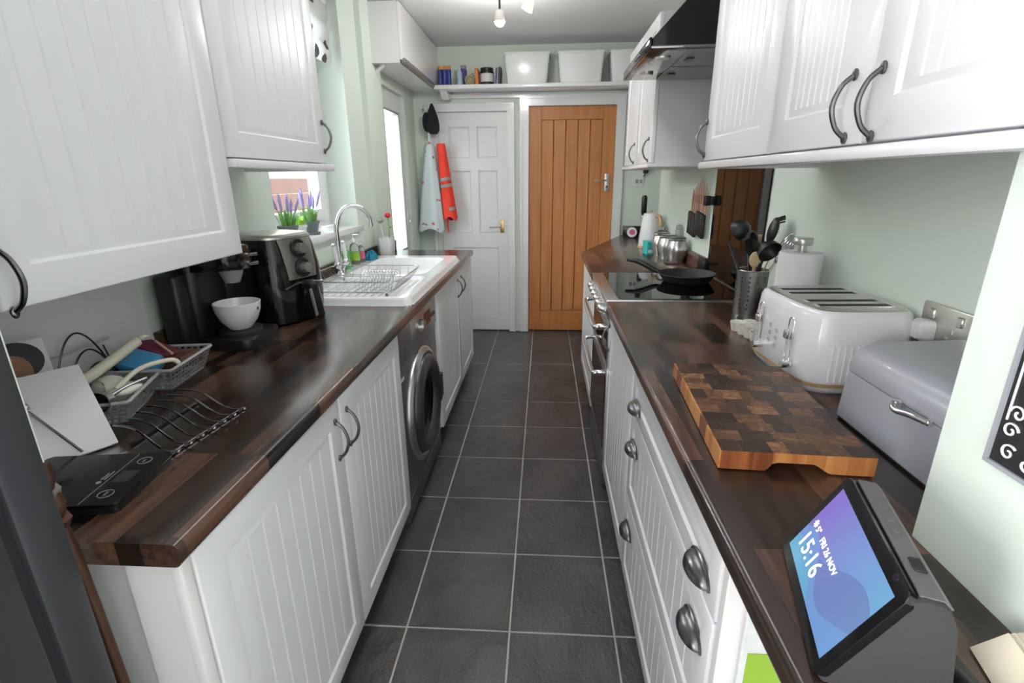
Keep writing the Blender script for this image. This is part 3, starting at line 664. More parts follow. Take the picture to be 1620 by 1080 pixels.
# ================================================================ fitted units: right side
rw = thing('worktop', 'dark walnut worktop carrying the toaster and chopping board', 'worktop', (0.56, 1.2, ZW-TW), world=True)
g = G().prism([(0.26, 0.02), (0.529, 0.02), (0.529, 0.636), (XR-0.001, 0.636), (XR-0.001, 2.074), (0.26, 2.074)], ZW-TW, ZW)
bmesh.ops.recalc_face_normals(g.bm, faces=g.bm.faces)
ed = [e for e in g.bm.edges if all(abs(v.co.x-0.26) < 1e-5 for v in e.verts) and abs(e.verts[0].co.y-e.verts[1].co.y) > 0.1]
bmesh.ops.bevel(g.bm, geom=ed, offset=0.012, segments=4, profile=0.5, affect='EDGES')
obj('worktop_slab', g, 'worktop_wood', rw)
tag(obj('worktop_upstand', G().box(XR-0.022, XR-0.001, 0.637, 2.074, ZW+0.0005, ZW+0.08, 0.003), 'worktop_wood'), 'dark wooden upstand strip on the wall behind the toaster', 'upstand')
fw = thing('worktop', 'dark walnut worktop with angled end holding the white kettle', 'worktop', (0.62, 3.4, ZW-TW), world=True)
g = G().prism([(0.26, 2.727), (XR-0.001, 2.727), (XR-0.001, 4.041), (1.149, 4.041), (1.149, YF-0.001), (0.682, YF-0.001), (0.26, 3.55)], ZW-TW, ZW, 0.006, 2)
obj('worktop_slab', g, 'worktop_wood', fw)
tag(obj('worktop_upstand', G().box(XR-0.022, XR-0.001, 2.727, 4.04, ZW+0.0005, ZW+0.08, 0.003), 'worktop_wood'), 'dark wooden upstand strip below the row of knives', 'upstand')
tag(obj('worktop_upstand', G().box(0.70, 1.148, YF-0.022, YF-0.001, ZW+0.0005, ZW+0.08, 0.003), 'worktop_wood'), 'dark wooden upstand in the far corner behind the candle lid', 'upstand')

xf = 0.28
t = base_unit('base_cabinet', 'white single-door base cabinet next to the cooker', -1, xf, 1.462, 2.068, [(1.464, 2.066, 2.045)], 0.56)
t = thing('drawer_cabinet', 'wide white three-drawer cabinet with pewter cup handles', 'cabinet', (0.56, 1.05, 0), world=True)
obj('carcass', G().box(xf+0.022, 0.84, 0.655, 1.460, 0.10, 0.868), 'carcass_white', t, False)
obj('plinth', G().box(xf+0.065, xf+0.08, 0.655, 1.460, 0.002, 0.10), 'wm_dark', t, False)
obj('end_panel', G().box(xf+0.004, 0.528, 0.632, 0.653, 0.004, 0.868, 0.002, 1), 'carcass_white', t)
for (z0, z1, gr, hz) in ((0.712, 0.858, 0, 0.745), (0.415, 0.708, 0, 0.61), (0.115, 0.411, 0, 0.315)):
    d = obj('drawer', panel_door(-1, xf+0.02, 0.657, 1.459, z0, z1, frame=0.045, grooves=12 if z1-z0 > 0.2 else 0), 'cab_white', t)
    for hy in (0.735, 1.375): cup_handle(d, -1, xf, hy, hz)
# far base unit with the angled end
t = thing('base_cabinet', 'white base cabinet with angled end beyond the cooker', 'cabinet', (0.6, 3.4, 0), world=True)
obj('carcass', G().prism([(0.30, 2.735), (0.85, 2.735), (0.85, 4.0), (1.1, 4.1), (1.1, YF-0.03), (0.71, YF-0.03), (0.30, 3.56)], 0.1, 0.868), 'carcass_white', t, False)
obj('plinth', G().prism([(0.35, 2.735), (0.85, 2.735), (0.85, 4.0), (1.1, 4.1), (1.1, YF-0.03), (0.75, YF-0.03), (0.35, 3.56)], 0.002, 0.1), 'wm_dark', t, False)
obj('door', panel_door(-1, 0.30, 2.738, 3.53, 0.115, 0.858), 'cab_white', t)

# right wall cabinets
XWF = 0.505
t = wall_unit('wall_cabinet', 'white three-door wall cabinet over the toaster with curved handles', -1, XWF, 0.64, 1.745, 1.445, 2.2,
    [(0.50, 0.904, 0.873, 1.505), (0.906, 1.258, 0.946, 1.508), (1.260, 1.744, 1.735, 1.514)], XR-0.001)
obj('light_rail', G().box(XWF-0.012, XWF+0.03, 0.56, 1.762, 1.424, 1.445, 0.006), 'cab_white', t)
obj('light_rail', G().box(XWF+0.03, XR-0.003, 1.745, 1.762, 1.424, 1.445, 0.006), 'cab_white', t)
t = wall_unit('wall_cabinet', 'white two-door wall cabinet past the cooker hood', -1, 0.53, 2.745, 3.62, 1.468, 2.14,
    [(2.745, 3.185, 2.80, 1.535), (3.187, 3.62, 3.235, 1.535)], XR-0.001, 5, 0.105)
obj('light_rail', G().box(0.515, XR-0.003, 2.735, 3.64, 1.447, 1.468, 0.006), 'cab_white', t)

# cooker hood
hd = thing('cooker_hood', 'black sloping chimney cooker hood with polished underside', 'cooker hood', (0.62, 2.41, 1.85), world=True)
hy0, hy1 = 2.10, 2.735; hz = 1.85; hx = 0.385
obj('hood_shell', G().prism([(hx, hz+0.006), (hx, hz+0.03), (0.64, hz+0.30), (0.70, ZC-0.003), (XR-0.002, ZC-0.003), (XR-0.002, hz+0.006)], hy0+0.004, hy1-0.004, 0.002, 1, 'y'), 'black_gloss', hd)
un = obj('underside', G().box(hx-0.004, XR-0.004, hy0, hy1, hz-0.004, hz+0.007, 0.003), 'hood_under', hd)
obj('front_trim', G().box(hx-0.012, hx-0.001, hy0, hy1, hz-0.004, hz+0.034, 0.004), 'black_gloss', hd)
for yy in (2.25, 2.585):
    g = G(); g.cyl((hx+0.07, yy, hz-0.010), (hx+0.07, yy, hz-0.003), 0.030, n=24); obj('downlight', g, 'satin_nickel', un)
for k in range(2):
    g = G(); y_ = hy0+0.02 + k*0.305
    g.box(hx+0.14, XR-0.05, y_, y_+0.285, hz-0.008, hz-0.003, 0.002, 1)
    f_ = obj('grease_filter', g, 'smoke_grey', un); obj('filter_catch', G().box(hx+0.16, hx+0.19, y_+0.12, y_+0.165, hz-0.012, hz-0.007, 0.002, 1), 'dark_metal', f_)
for k in range(4):
    g = G(); g.cyl((hx-0.0165, 2.30+0.03*k, hz+0.015), (hx-0.011, 2.30+0.03*k, hz+0.015), 0.006, n=10); obj('button', g, 'chrome', hd)

# glossy black splashback behind the hob
o = obj('splashback_glass', G().box(XR-0.008, XR-0.001, 2.078, 2.722, 0.915, 1.846, 0.001, 1), 'black_glass', None)
tag(o, 'black glass splashback on the wall behind the hob', 'splashback')

# cooker
ck = thing('cooker', 'stainless double oven cooker with ceramic hob', 'cooker', (0.56, 2.4, 0), world=True)
cy0, cy1 = 2.077, 2.724
obj('body', G().box(0.30, XR-0.012, cy0, cy1, 0.03, 0.895), 'wm_silver', ck, False)
ht = obj('hob_frame', G().box(0.262, XR-0.010, cy0-0.001, cy1+0.001, 0.893, 0.914, 0.004), 'steel', ck)
obj('hob_glass', G().prism(rrect(0.315, XR-0.03, cy0+0.014, cy1-0.014, 0.02), 0.912, 0.9165, 0.0015, 1), 'black_glass', ck)
cp = obj('control_panel', G().prism([(0.264, 0.893), (0.262, 0.885), (0.288, 0.815), (0.31, 0.815), (0.31, 0.893)], cy0, cy1, 0.002, 1, 'y'), 'steel', ck)
for k in range(6):
    yk = cy0+0.075 + k*0.098; c = Vector((0.272, yk, 0.856)); n_ = Vector((-0.94, 0, 0.34))
    g = G(); g.tube([c, c+n_*0.010, c+n_*0.012, c+n_*0.034, c+n_*0.040], [0.026, 0.026, 0.022, 0.019, 0.012], 20); obj('knob', g, 'steel', cp)
gd = obj('grill_door', G().box(0.278, 0.302, cy0+0.002, cy1-0.002, 0.610, 0.808, 0.005), 'steel', ck)
obj('grill_window', G().box(0.2755, 0.279, cy0+0.03, cy1-0.03, 0.635, 0.765, 0.001, 1), 'black_glass', gd)
od = obj('oven_door', G().box(0.278, 0.302, cy0+0.002, cy1-0.002, 0.165, 0.602, 0.005), 'steel', ck)
obj('oven_window', G().box(0.2755, 0.279, cy0+0.03, cy1-0.03, 0.20, 0.55, 0.001, 1), 'black_glass', od)
def dhandle(parent, z):
    a, b = cy0+0.055, cy1-0.055; x = 0.277
    g = G(); path = spline([(x, a, z+0.01), (x-0.035, a+0.005, z+0.008), (x-0.052, a+0.035, z), (x-0.054, (a+b)/2, z), (x-0.052, b-0.035, z), (x-0.035, b-0.005, z+0.008), (x, b, z+0.01)], 6)
    g.tube(path, 0.0115, 10); return obj('handle', g, 'chrome', parent)
dhandle(gd, 0.775); dhandle(od, 0.560)
obj('plinth', G().box(0.285, 0.31, cy0+0.004, cy1-0.004, 0.012, 0.155, 0.002, 1), 'wm_graphite', ck)
for yy in (cy0+0.05, cy1-0.05):
    g = G(); g.cyl((0.33, yy, 0), (0.33, yy, 0.03), 0.018); obj('foot', g, 'black_plastic', ck)

# ceiling spotlights
sl = thing('ceiling_spotlight', 'ceiling spotlight bar with one glowing bulb in view', 'spotlight', (-0.2, 3.25, ZC), world=True)
obj('light_bar', G().box(-0.34, 0.05, 3.24, 3.27, ZC-0.022, ZC-0.002, 0.004), 'satin_nickel', sl)
g = G(); g.tube([(-0.265, 3.255, ZC-0.02), (-0.265, 3.27, 2.31)], 0.006, 8); a_ = obj('lamp_arm', g, 'dark_metal', sl)
g = G(); g.lathe([(0.022, 0.055), (0.026, 0.04), (0.034, 0.0), (0.03, 0.0), (0.024, 0.03)], (-0.266, 3.28, 2.25), 20); obj('spot_head', g, 'satin_nickel', sl)
g = G(); g.ball((-0.266, 3.28, 2.247), 0.027, 1, 1, 0.8); obj('bulb', g, 'bulb', sl)
g = G(); g.tube([(-0.115, 3.255, ZC-0.02), (-0.12, 3.262, 2.36)], 0.006, 8); obj('lamp_arm', g, 'dark_metal', sl)
g = G(); g.lathe([(0.0, 0.06), (0.018, 0.06), (0.024, 0.045), (0.034, 0.0), (0.0, 0.004)], (0, 0, 0), 20); g.xf(Matrix.Translation((-0.112, 3.28, 2.305)) @ Matrix.Rotation(0.45, 4, 'Y')); obj('spot_head', g, 'lamp_warm', sl)
pl = bpy.data.lights.new('spot_bulb_light', 'POINT'); pl.energy = 8; pl.shadow_soft_size = 0.03; pl.color = (1, 0.97, 0.92)
po = bpy.data.objects.new('spot_bulb_light', pl); C.objects.link(po); po.location = (-0.266, 3.28, 2.19)
# ================================================================ things on the left worktop
# kitchen scale (rotated rectangle of black glass)
sc = thing('kitchen_scale', 'black glass digital kitchen scale at the worktop end', 'kitchen scale', (-0.655, 0.622, ZW), rotz=math.radians(7.5))
obj('scale_body', G().prism(rrect(-0.215, -0.002, 0.002, 0.155, 0.008), 0.0, 0.012, 0.001, 1), 'black_plastic', sc)
gl = obj('glass_top', G().prism(rrect(-0.215, 0.0, 0.0, 0.158, 0.008), 0.012, 0.018, 0.001, 1), 'black_gloss', sc)
zt = 0.0184
obj('trim_line', G().box(-0.058, -0.0572, 0.004, 0.154, zt-0.0004, zt), 'grey_print', gl, False)
for yy in (0.03, 0.130):
    g = G(); g.tube([(-0.034+0.011*math.cos(2*PI*k/24), yy+0.011*math.sin(2*PI*k/24), zt) for k in range(24)], 0.0006, 4, closed=True); obj('touch_ring', g, 'grey_print', gl)
    g = G(); text_mesh(g, 'ON' if yy > 0.1 else 'UNIT', 0.006, Matrix.Translation((-0.032, yy-0.006, zt)) @ Matrix.Rotation(PI/2, 4, 'Z'), 0.0001); obj('print', g, 'grey_print', gl, False)
obj('display_window', G().box(-0.050, -0.022, 0.062, 0.098, zt-0.0003, zt), 'wm_dark', gl, False)
g = G(); g.cyl((-0.068, 0.064, zt-0.0005), (-0.068, 0.064, zt), 0.004, n=14); obj('logo_dot', g, 'grey_print', gl)
for k in range(2): obj('logo_bar', G().box(-0.0655-0.005*k, -0.0635-0.005*k, 0.072, 0.098-0.006*k, zt-0.0004, zt), 'grey_print', gl, False)

# chrome wire trivet with wavy rods
tv = thing('wire_trivet', 'chrome trivet of wavy rods in front of the baskets', 'trivet', (-0.775, 0.905, ZW), world=True)
P0, P1, Q0, Q1 = Vector((-0.80, 0.835, 0)), Vector((-0.80, 1.01, 0)), Vector((-0.695, 0.80, 0)), Vector((-0.675, 0.985, 0))
for k in range(7):
    a = P0.lerp(P1, k/6) + Vector((-0.035, 0, ZW+0.013)); b = Q0.lerp(Q1, k/6) + Vector((0.012, -0.004, ZW+0.008)); d = b-a; sd = Vector((0, 0.0, 0.014))
    pts = [a + d*s + Vector((0, 0, 0.026*(1-sstep(0.30, 0.85, s)) + 0.004*math.sin(2*PI*s))) for s in [j/14 for j in range(15)]]
    obj('wavy_rod', G().tube(pts, 0.0023, 6), 'trivet_wire', tv)
for (a, b) in ((P0, P1), (Q0, Q1)):
    a = a.lerp(b, -0.06); b2 = a + (b-a)*1.06
    obj('cross_rod', G().tube([a+Vector((0, 0, ZW+0.0035)), b2+Vector((0, 0, ZW+0.0035))], 0.0032, 8), 'trivet_wire', tv)
for k in range(7):
    g = G(); g.ball(tuple(Q0.lerp(Q1, k/6) + Vector((0.014, -0.004, ZW+0.008))), 0.0042, n=8); obj('rod_tip', g, 'trivet_wire', tv)

# storage baskets: lattice walls
def basket(label, loc, rotz, W, D, H):
    t = thing('storage_basket', label, 'basket', loc, rotz, 'grey lattice baskets')
    fl_ = 0.018  # flare
    obj('basket_floor', G().prism(rrect(-W/2+fl_, W/2-fl_, -D/2+fl_, D/2-fl_, 0.012), 0.0, 0.003), 'basket_grey', t, False)
    def side(p0, p1, q0, q1, n):
        g = G()
        p0, p1, q0, q1 = map(Vector, (p0, p1, q0, q1))
        rows = 5; bm = g.bm
        us = [0.0]; 
        for k in range(n): us += [(k+0.2)/n, (k+0.8)/n]
        us.append(1.0); vs = [0.0]
        for k in range(rows): vs += [(k+0.28)/rows, (k+0.80)/rows]
        vs.append(1.0)
        V = [[bm.verts.new((p0.lerp(p1, u)).lerp(q0.lerp(q1, u), v)) for v in vs] for u in us]
        for i in range(len(us)-1):
            for j in range(len(vs)-1):
                # staggered openings
                open_ = (i % 2 == 1) and (j % 2 == 1) and 0 < j < len(vs)-2
                if not open_: bm.faces.new((V[i][j], V[i+1][j], V[i+1][j+1], V[i][j+1]))
        bmesh.ops.solidify(bm, geom=list(bm.faces), thickness=0.002)
        return g
    b = [(-W/2+fl_, -D/2+fl_, 0.001), (W/2-fl_, -D/2+fl_, 0.001), (W/2-fl_, D/2-fl_, 0.001), (-W/2+fl_, D/2-fl_, 0.001)]
    u = [(-W/2, -D/2, H), (W/2, -D/2, H), (W/2, D/2, H), (-W/2, D/2, H)]
    for k in range(4):
        L_ = (Vector(u[k])-Vector(u[(k+1) % 4])).length
        obj('lattice_side', side(b[k], b[(k+1) % 4], u[k], u[(k+1) % 4], int(L_/0.0165)), 'basket_grey', t, False)
    ri = rrect(-W/2-0.001, W/2+0.001, -D/2-0.001, D/2+0.001, 0.008)
    obj('rim', G().tube([(x, y, H) for x, y in ri], 0.0042, 6, closed=True), 'basket_grey', t)
    return t
b1c, b1r = (-0.977, 0.975), math.radians(20); b2c, b2r = (-0.995, 1.170), math.radians(8)
basket('grey plastic lattice basket holding cream utensils', (*b1c, ZW), b1r, 0.165, 0.195, 0.052)
basket('grey plastic lattice basket holding blue and burgundy packets', (*b2c, ZW), b2r, 0.17, 0.20, 0.056)

# contents of the near basket
def hand_tool(name, label, cat, pts, r, m, extra=None):
    t = thing(name, label, cat, tuple(pts[0]), world=True); obj('handle', G().tube(spline(pts, 5), r, 10), m, t)
    if extra: extra(t)
    return t
def pl_(t):
    g = G(); g.ball((-0.985, 1.005, ZW+0.040), 0.042, 1.0, 0.8, 0.75, 16); obj('scoop_head', g, 'cream_pale', t)
    g = G(); g.tube([(-0.975 + 0.008*math.cos(a), 1.116 + 0.010*math.sin(a), ZW+0.132) for a in [2*PI*k/14 for k in range(14)]], 0.0045, 6, closed=True); obj('hang_ring', g, 'cream_plastic', t)
hand_tool('potato_masher', 'cream plastic utensil with thick looped handle across the basket', 'utensil', [(-1.02, 0.925, ZW+0.06), (-0.995, 1.01, ZW+0.092), (-0.978, 1.10, ZW+0.125)], 0.012, 'cream_plastic', pl_)
def sp_(t):
    g = G(); g.ball((-0.93, 0.985, ZW+0.05), 0.03, 0.9, 1.2, 0.4, 14); obj('spoon_bowl', g, 'cream_pale', t)
hand_tool('ladle', 'cream curved plastic ladle resting over the basket edge', 'utensil', [(-0.935, 0.965, ZW+0.058), (-0.918, 1.02, ZW+0.085), (-0.895, 1.085, ZW+0.083), (-0.885, 1.10, ZW+0.07)], 0.0055, 'cream_plastic', sp_)
def cu_(t):
    M_ = Matrix.Translation((-0.925, 0.925, ZW+0.050)) @ Vector((0.38, -0.90, 0.22)).to_track_quat('Z', 'Y').to_matrix().to_4x4()
    g = G(); g.lathe([(0, 0), (0.017, 0), (0.024, 0.048), (0.0225, 0.048), (0.016, 0.003), (0, 0.003)], (0, 0, 0), 24).xf(M_); c_ = obj('cup', g, 'steel', t)
    g = G(); g.lathe([(0.0224, 0.047), (0.0158, 0.0035), (0, 0.0035)], (0, 0, 0), 24).xf(M_); obj('cup_mouth_shade', g, 'black_matte', c_)  # black inner skin: the shade in the steel cup's mouth, put in as colour
hand_tool('measuring_scoop', 'steel coffee scoop lying mouth outwards in the basket', 'scoop', [(-0.925, 0.925, ZW+0.052), (-0.918, 0.97, ZW+0.060), (-0.908, 1.02, ZW+0.062)], 0.004, 'steel', cu_)
g = G(); g.lathe([(0.0, 0), (0.038, 0), (0.046, 0.045), (0.0445, 0.045), (0.037, 0.003), (0, 0.003)], (0, 0, 0), 22); g.xf(Matrix.Translation((-1.0, 0.955, ZW+0.012)) @ Matrix.Rotation(0.3, 4, 'X'))
o = obj('plastic_tub', g, 'clear_plastic'); tag(o, 'small clear plastic tub in the basket of cream utensils', 'tub')
# contents of the far basket
g = G(); g.box(-0.045, 0.045, -0.035, 0.035, -0.02, 0.02, 0.009); g.xf(Matrix.Translation((-1.012, 1.125, ZW+0.056)) @ Matrix.Rotation(0.25, 4, 'Y') @ Matrix.Rotation(0.3, 4, 'X'))
o = obj('sponge', g, 'blue_plastic'); tag(o, 'blue plastic pack lying in the far basket', 'packet')
g = G(); g.box(-0.05, 0.05, -0.045, 0.045, -0.02, 0.02, 0.008); g.xf(Matrix.Translation((-1.025, 1.200, ZW+0.058)) @ Matrix.Rotation(0.35, 4, 'Y') @ Matrix.Rotation(-0.2, 4, 'X'))
o = obj('spice_packet', g, 'burgundy'); tag(o, 'burgundy packet propped in the far basket', 'packet')
g = G(); g.box(-0.045, 0.045, -0.04, 0.04, -0.016, 0.016, 0.007); g.xf(Matrix.Translation((-0.968, 1.200, ZW+0.038)) @ Matrix.Rotation(-0.2, 4, 'Y'))
o = obj('spice_packet', g, 'brown_pack'); tag(o, 'brown packet lying low in the far basket', 'packet')
o = obj('wooden_stick', G().tube([(-1.03, 1.215, ZW+0.088), (-0.95, 1.165, ZW+0.070)], 0.003, 6), 'wood_spoon'); tag(o, 'thin wooden stick lying over the burgundy packet', 'stick')

# cookbook stand: white leaning metal plate with a page holder rod
cs = thing('cookbook_stand', 'white leaning recipe stand with a thin chrome holder rod', 'cookbook stand', (-0.93, 0.775, ZW), world=True)
A = [Vector((-0.905, 0.70, ZW+0.006)), Vector((-0.825, 0.825, ZW+0.006)), Vector((-0.955, 0.915, ZW+0.132)), Vector((-1.035, 0.79, ZW+0.132))]
def plate(A, th, b=0.001):
    g = G(); n_ = (A[1]-A[0]).cross(A[3]-A[0]).normalized()
    lo = [g.bm.verts.new(p) for p in A]; hi = [g.bm.verts.new(p + n_*th) for p in A]
    g.bm.faces.new(lo[::-1]); g.bm.faces.new(hi)
    for k in range(4): g.bm.faces.new((lo[k], lo[(k+1) % 4], hi[(k+1) % 4], hi[k]))
    return g, n_
g, n_ = plate(A, 0.004); bp_ = obj('back_plate', g, 'carcass_white', cs, False)
lp = [A[0] + (A[1]-A[0])*u + Vector((0.035*v, -0.022*v, 0)) for u, v in ((0, 0), (1, 0), (1, 1), (0, 1))]
g, _ = plate([p + Vector((0, 0, -0.004)) for p in lp], 0.003); obj('ledge', g, 'steel', cs, False)
r0 = A[0].lerp(A[1], 0.30).lerp(A[3].lerp(A[2], 0.30), 0.62) + n_*0.012; r1 = A[0].lerp(A[1], 0.62) + n_*0.014
obj('holder_rod', G().tube([r0, r1], 0.0025, 8), 'chrome', cs)
g = G(); g.ball(tuple(r0), 0.010, n=12); obj('rod_ball', g, 'chrome', cs)
# prop leg behind the plate
g = G(); g.tube([A[2].lerp(A[3], 0.5) - n_*0.003, (-1.05, 0.90, ZW+0.003)], 0.004, 8); obj('prop_leg', g, 'chrome', cs)
# card with a printed portrait behind the stand
bc = thing('picture_card', 'card printed with a smiling dark-haired person behind the stand', 'card', (-1.05, 0.82, ZW), world=True)
B = [Vector((-1.055, 0.785, ZW+0.004)), Vector((-0.985, 0.90, ZW+0.004)), Vector((-1.040, 0.935, ZW+0.185)), Vector((-1.110, 0.82, ZW+0.185))]
g, m_ = plate(B, -0.003); cb = obj('card_sheet', g, 'label_white', bc, False)
if m_.x < 0: m_ = -m_
def onB(u, v, d=0.0006): return B[0].lerp(B[1], u).lerp(B[3].lerp(B[2], u), v) + m_*(0.003+d)
def disc(cu, cv, ru, rv, d, a0=0, n=24):
    g = G(); bm = g.bm; top = [bm.verts.new(onB(cu+ru*math.cos(2*PI*k/n+a0), cv+rv*math.sin(2*PI*k/n+a0), d)) for k in range(n)]; bm.faces.new(top); return g
obj('printed_hair', disc(0.62, 0.80, 0.33, 0.20, 0.0002), 'black_matte', cb, False)
obj('printed_face', disc(0.56, 0.70, 0.22, 0.17, 0.0006), 'skin_print', cb, False)
obj('printed_smile', disc(0.54, 0.625, 0.09, 0.014, 0.0010), 'white_print', cb, False)
obj('printed_jumper', disc(0.62, 0.42, 0.36, 0.13, 0.0004), 'burgundy', cb, False)

# black wire rack standing against the white panel
wr = thing('wire_rack', 'dark wire rack of looped hoops against the white panel', 'wire rack', (-1.05, 1.03, ZW), world=True)
def hoop(c, w, h, dx, n=18): return [(c[0]+dx*math.sin(PI*k/n)*0.0, c[1] - w/2 + w*k/n, c[2] + h*math.sin(PI*k/n)**0.75) for k in range(n+1)]
for (xx, yc, w, z_, h) in ((-1.10, 1.065, 0.17, ZW+0.003, 0.15), (-1.065, 1.05, 0.15, ZW+0.003, 0.115), (-1.03, 1.035, 0.14, ZW+0.003, 0.09), (-1.005, 1.02, 0.10, ZW+0.003, 0.055)):
    obj('wire_hoop', G().tube(hoop((xx, yc, z_), w, h, 0), 0.0022, 6), 'dark_metal', wr)
obj('wire_bar', G().tube([(-1.108, 0.985, ZW+0.10), (-1.00, 0.99, ZW+0.018)], 0.0022, 6), 'dark_metal', wr); obj('wire_bar', G().tube([(-1.108, 1.14, ZW+0.10), (-1.00, 1.06, ZW+0.018)], 0.0022, 6), 'dark_metal', wr)
obj('wire_bar', G().tube([(-1.102, 0.975, ZW+0.115), (-1.102, 1.155, ZW+0.115)], 0.0022, 6), 'chrome', wr)

# coffee machine
cm = thing('coffee_machine', 'black pod coffee machine half hidden under the wall cabinet', 'coffee machine', (-1.0, 1.46, ZW), world=True)
obj('base', G().prism(rrect(-1.10, -0.875, 1.385, 1.575, 0.035), ZW, ZW+0.035, 0.006), 'black_plastic', cm)
obj('drip_tray', G().lathe([(0, 0.035), (0.062, 0.035), (0.064, 0.044), (0.062, 0.050), (0, 0.050)], (-0.955, 1.475, ZW), 32), 'black_matte', cm)
obj('column', G().prism(rrect(-1.105, -1.03, 1.40, 1.57, 0.03), ZW+0.03, ZW+0.30, 0.01), 'black_plastic', cm)
hd_ = obj('brew_head', G().prism(rrect(-1.10, -0.91, 1.41, 1.555, 0.05), ZW+0.235, ZW+0.305, 0.015), 'black_gloss', cm)
g = G(); g.lathe([(0.022, 0), (0.034, 0.03), (0.034, 0.045), (0, 0.045)][::-1], (-0.955, 1.475, ZW+0.195), 24); obj('nozzle', g, 'smoke_grey', hd_)
for zz in (0.245, 0.272):
    g = G(); g.tube([(-0.93, 1.50, ZW+zz), (-0.885, 1.515, ZW+zz+0.004)], 0.0055, 10); obj('lever', g, 'chrome', hd_)
obj('water_tank', G().prism(rrect(-1.108, -1.035, 1.335, 1.398, 0.02), ZW+0.004, ZW+0.235, 0.008), 'black_plastic', cm)
# bowl-shaped cup on the tray
cu = thing('coffee_cup', 'white round bowl-shaped cup standing on the coffee machine', 'cup', (-0.955, 1.475, ZW+0.050))
obj('cup_bowl', G().lathe([(0, 0.0), (0.032, 0.0), (0.036, 0.004), (0.055, 0.028), (0.066, 0.058), (0.069, 0.082), (0.066, 0.083), (0.063, 0.058), (0.05, 0.028), (0.03, 0.010), (0, 0.008)], n=40), 'ceramic', cu)
obj('print_mark', G().box(0.0675, 0.0685, -0.006, 0.000, 0.060, 0.068), 'black_matte', cu, False)

# air fryer
af = thing('air_fryer', 'black air fryer with two silver-panel dials and pull handle', 'air fryer', (-0.992, 1.785, ZW), rotz=math.radians(-20))
def af_ring(z, a, b, n=40, e=3.2):
    out = []
    for k in range(n):
        t_ = 2*PI*k/n; c_, s_ = math.cos(t_), math.sin(t_)
        out.append((a*math.copysign(abs(c_)**(2/e), c_), b*math.copysign(abs(s_)**(2/e), s_), z))
    return out
def loft(rings, cap=True):
    g = G(); V = [[g.bm.verts.new(p) for p in r] for r in rings]; n = len(V[0])
    for A_, B_ in zip(V, V[1:]):
        for k in range(n): g.bm.faces.new((A_[k], A_[(k+1) % n], B_[(k+1) % n], B_[k]))
    if cap: g.bm.faces.new(V[0][::-1]); g.bm.faces.new(V[-1])
    return g
prof = [(0.0, 0.130, 0.128), (0.01, 0.140, 0.137), (0.10, 0.146, 0.142), (0.20, 0.140, 0.138), (0.27, 0.127, 0.128), (0.300, 0.117, 0.120)]
obj('body', loft([af_ring(*p) for p in prof]), 'black_gloss', af)
obj('lid', loft([af_ring(0.299, 0.119, 0.122), af_ring(0.306, 0.118, 0.121), af_ring(0.313, 0.108, 0.112), af_ring(0.316, 0.07, 0.075)]), 'satin_nickel', af)
def af_front(y, z): # body front x at height z, for |y| small
    for (z0, a0, b0), (z1, a1, b1) in zip(prof, prof[1:]):
        if z0 <= z <= z1:
            f_ = (z-z0)/(z1-z0); a = a0+(a1-a0)*f_; b = b0+(b1-b0)*f_; return a*(1-abs(y/b)**3.2)**(1/3.2)
    return 0.117
g = G().grid(lambda u, v: (af_front((u-0.5)*0.145*(1-0.15*v), 0.160+0.142*v*0.98) + 0.004, (u-0.5)*0.145*(1-0.12*(1-v)), 0.160+0.138*v), 12, 10)
bmesh.ops.solidify(g.bm, geom=list(g.bm.faces), thickness=0.004); pn = obj('control_panel', g, 'satin_nickel', af)
for zz in (0.262, 0.196):
    xx = af_front(0, zz)+0.004
    for rr in (1,):
        g = G(); g.cyl((xx-0.004, 0.0, zz), (xx+0.006, 0.0, zz+0.001), 0.033, n=28); kb = obj('dial_ring', g, 'black_plastic', pn)
        g = G(); g.cyl((xx+0.005, 0.0, zz+0.001), (xx+0.030, 0.0, zz+0.004), 0.019, 0.017, 20); obj('dial_knob', g, 'satin_nickel', kb)
g = G(); g.tube([(0.141+0.002, y_*0.01-0.0, 0.15-0.002*abs(y_)) for y_ in range(-9, 10)], 0.004, 6); obj('drawer_lip', g, 'chrome', af)
g = G(); g.prism([(0.138, 0.150), (0.165, 0.152), (0.190, 0.140), (0.210, 0.030), (0.204, 0.018), (0.192, 0.020), (0.176, 0.120), (0.138, 0.128)], -0.017, 0.017, 0.005, 2, 'y'); hn = obj('pull_handle', g, 'black_plastic', af)
for s in (-1, 1): obj('handle_inlay', G().prism([(0.180, 0.125), (0.191, 0.128), (0.207, 0.034), (0.197, 0.026)], min(s*0.0165, s*0.019), max(s*0.0165, s*0.019), 0, axis='y'), 'bin_grey', hn, False)

# draining rack
rk = thing('dish_rack', 'chrome wire dish draining rack on the sink drainer', 'dish rack', (-0.82, 2.22, ZW+0.02), world=True)
rx0, rx1, ry0, ry1, z0, z1 = -1.02, -0.625, 2.03, 2.42, ZW+0.026, ZW+0.088
for (zz, i, r_) in ((z1, -0.02, 0.0024), (z0+0.012, 0.015, 0.0022)):
    obj('rim_wire', G().tube([(x, y, zz) for x, y in rrect(rx0+i, rx1-i, ry0+i, ry1-i, 0.045)], r_, 6, closed=True), 'rack_wire', rk)
n = 12
for k in range(n):
    y = ry0+0.03 + (ry1-ry0-0.06)*k/(n-1)
    g = G(); g.tube(spline([(rx0-0.018, y, z1), (rx0+0.015, y, z0+0.015), (rx0+0.06, y, z0+0.006), (rx1-0.06, y, z0+0.006), (rx1-0.015, y, z0+0.015), (rx1+0.018, y, z1)], 4), 0.0012, 5); obj('basket_wire', g, 'rack_wire', rk)
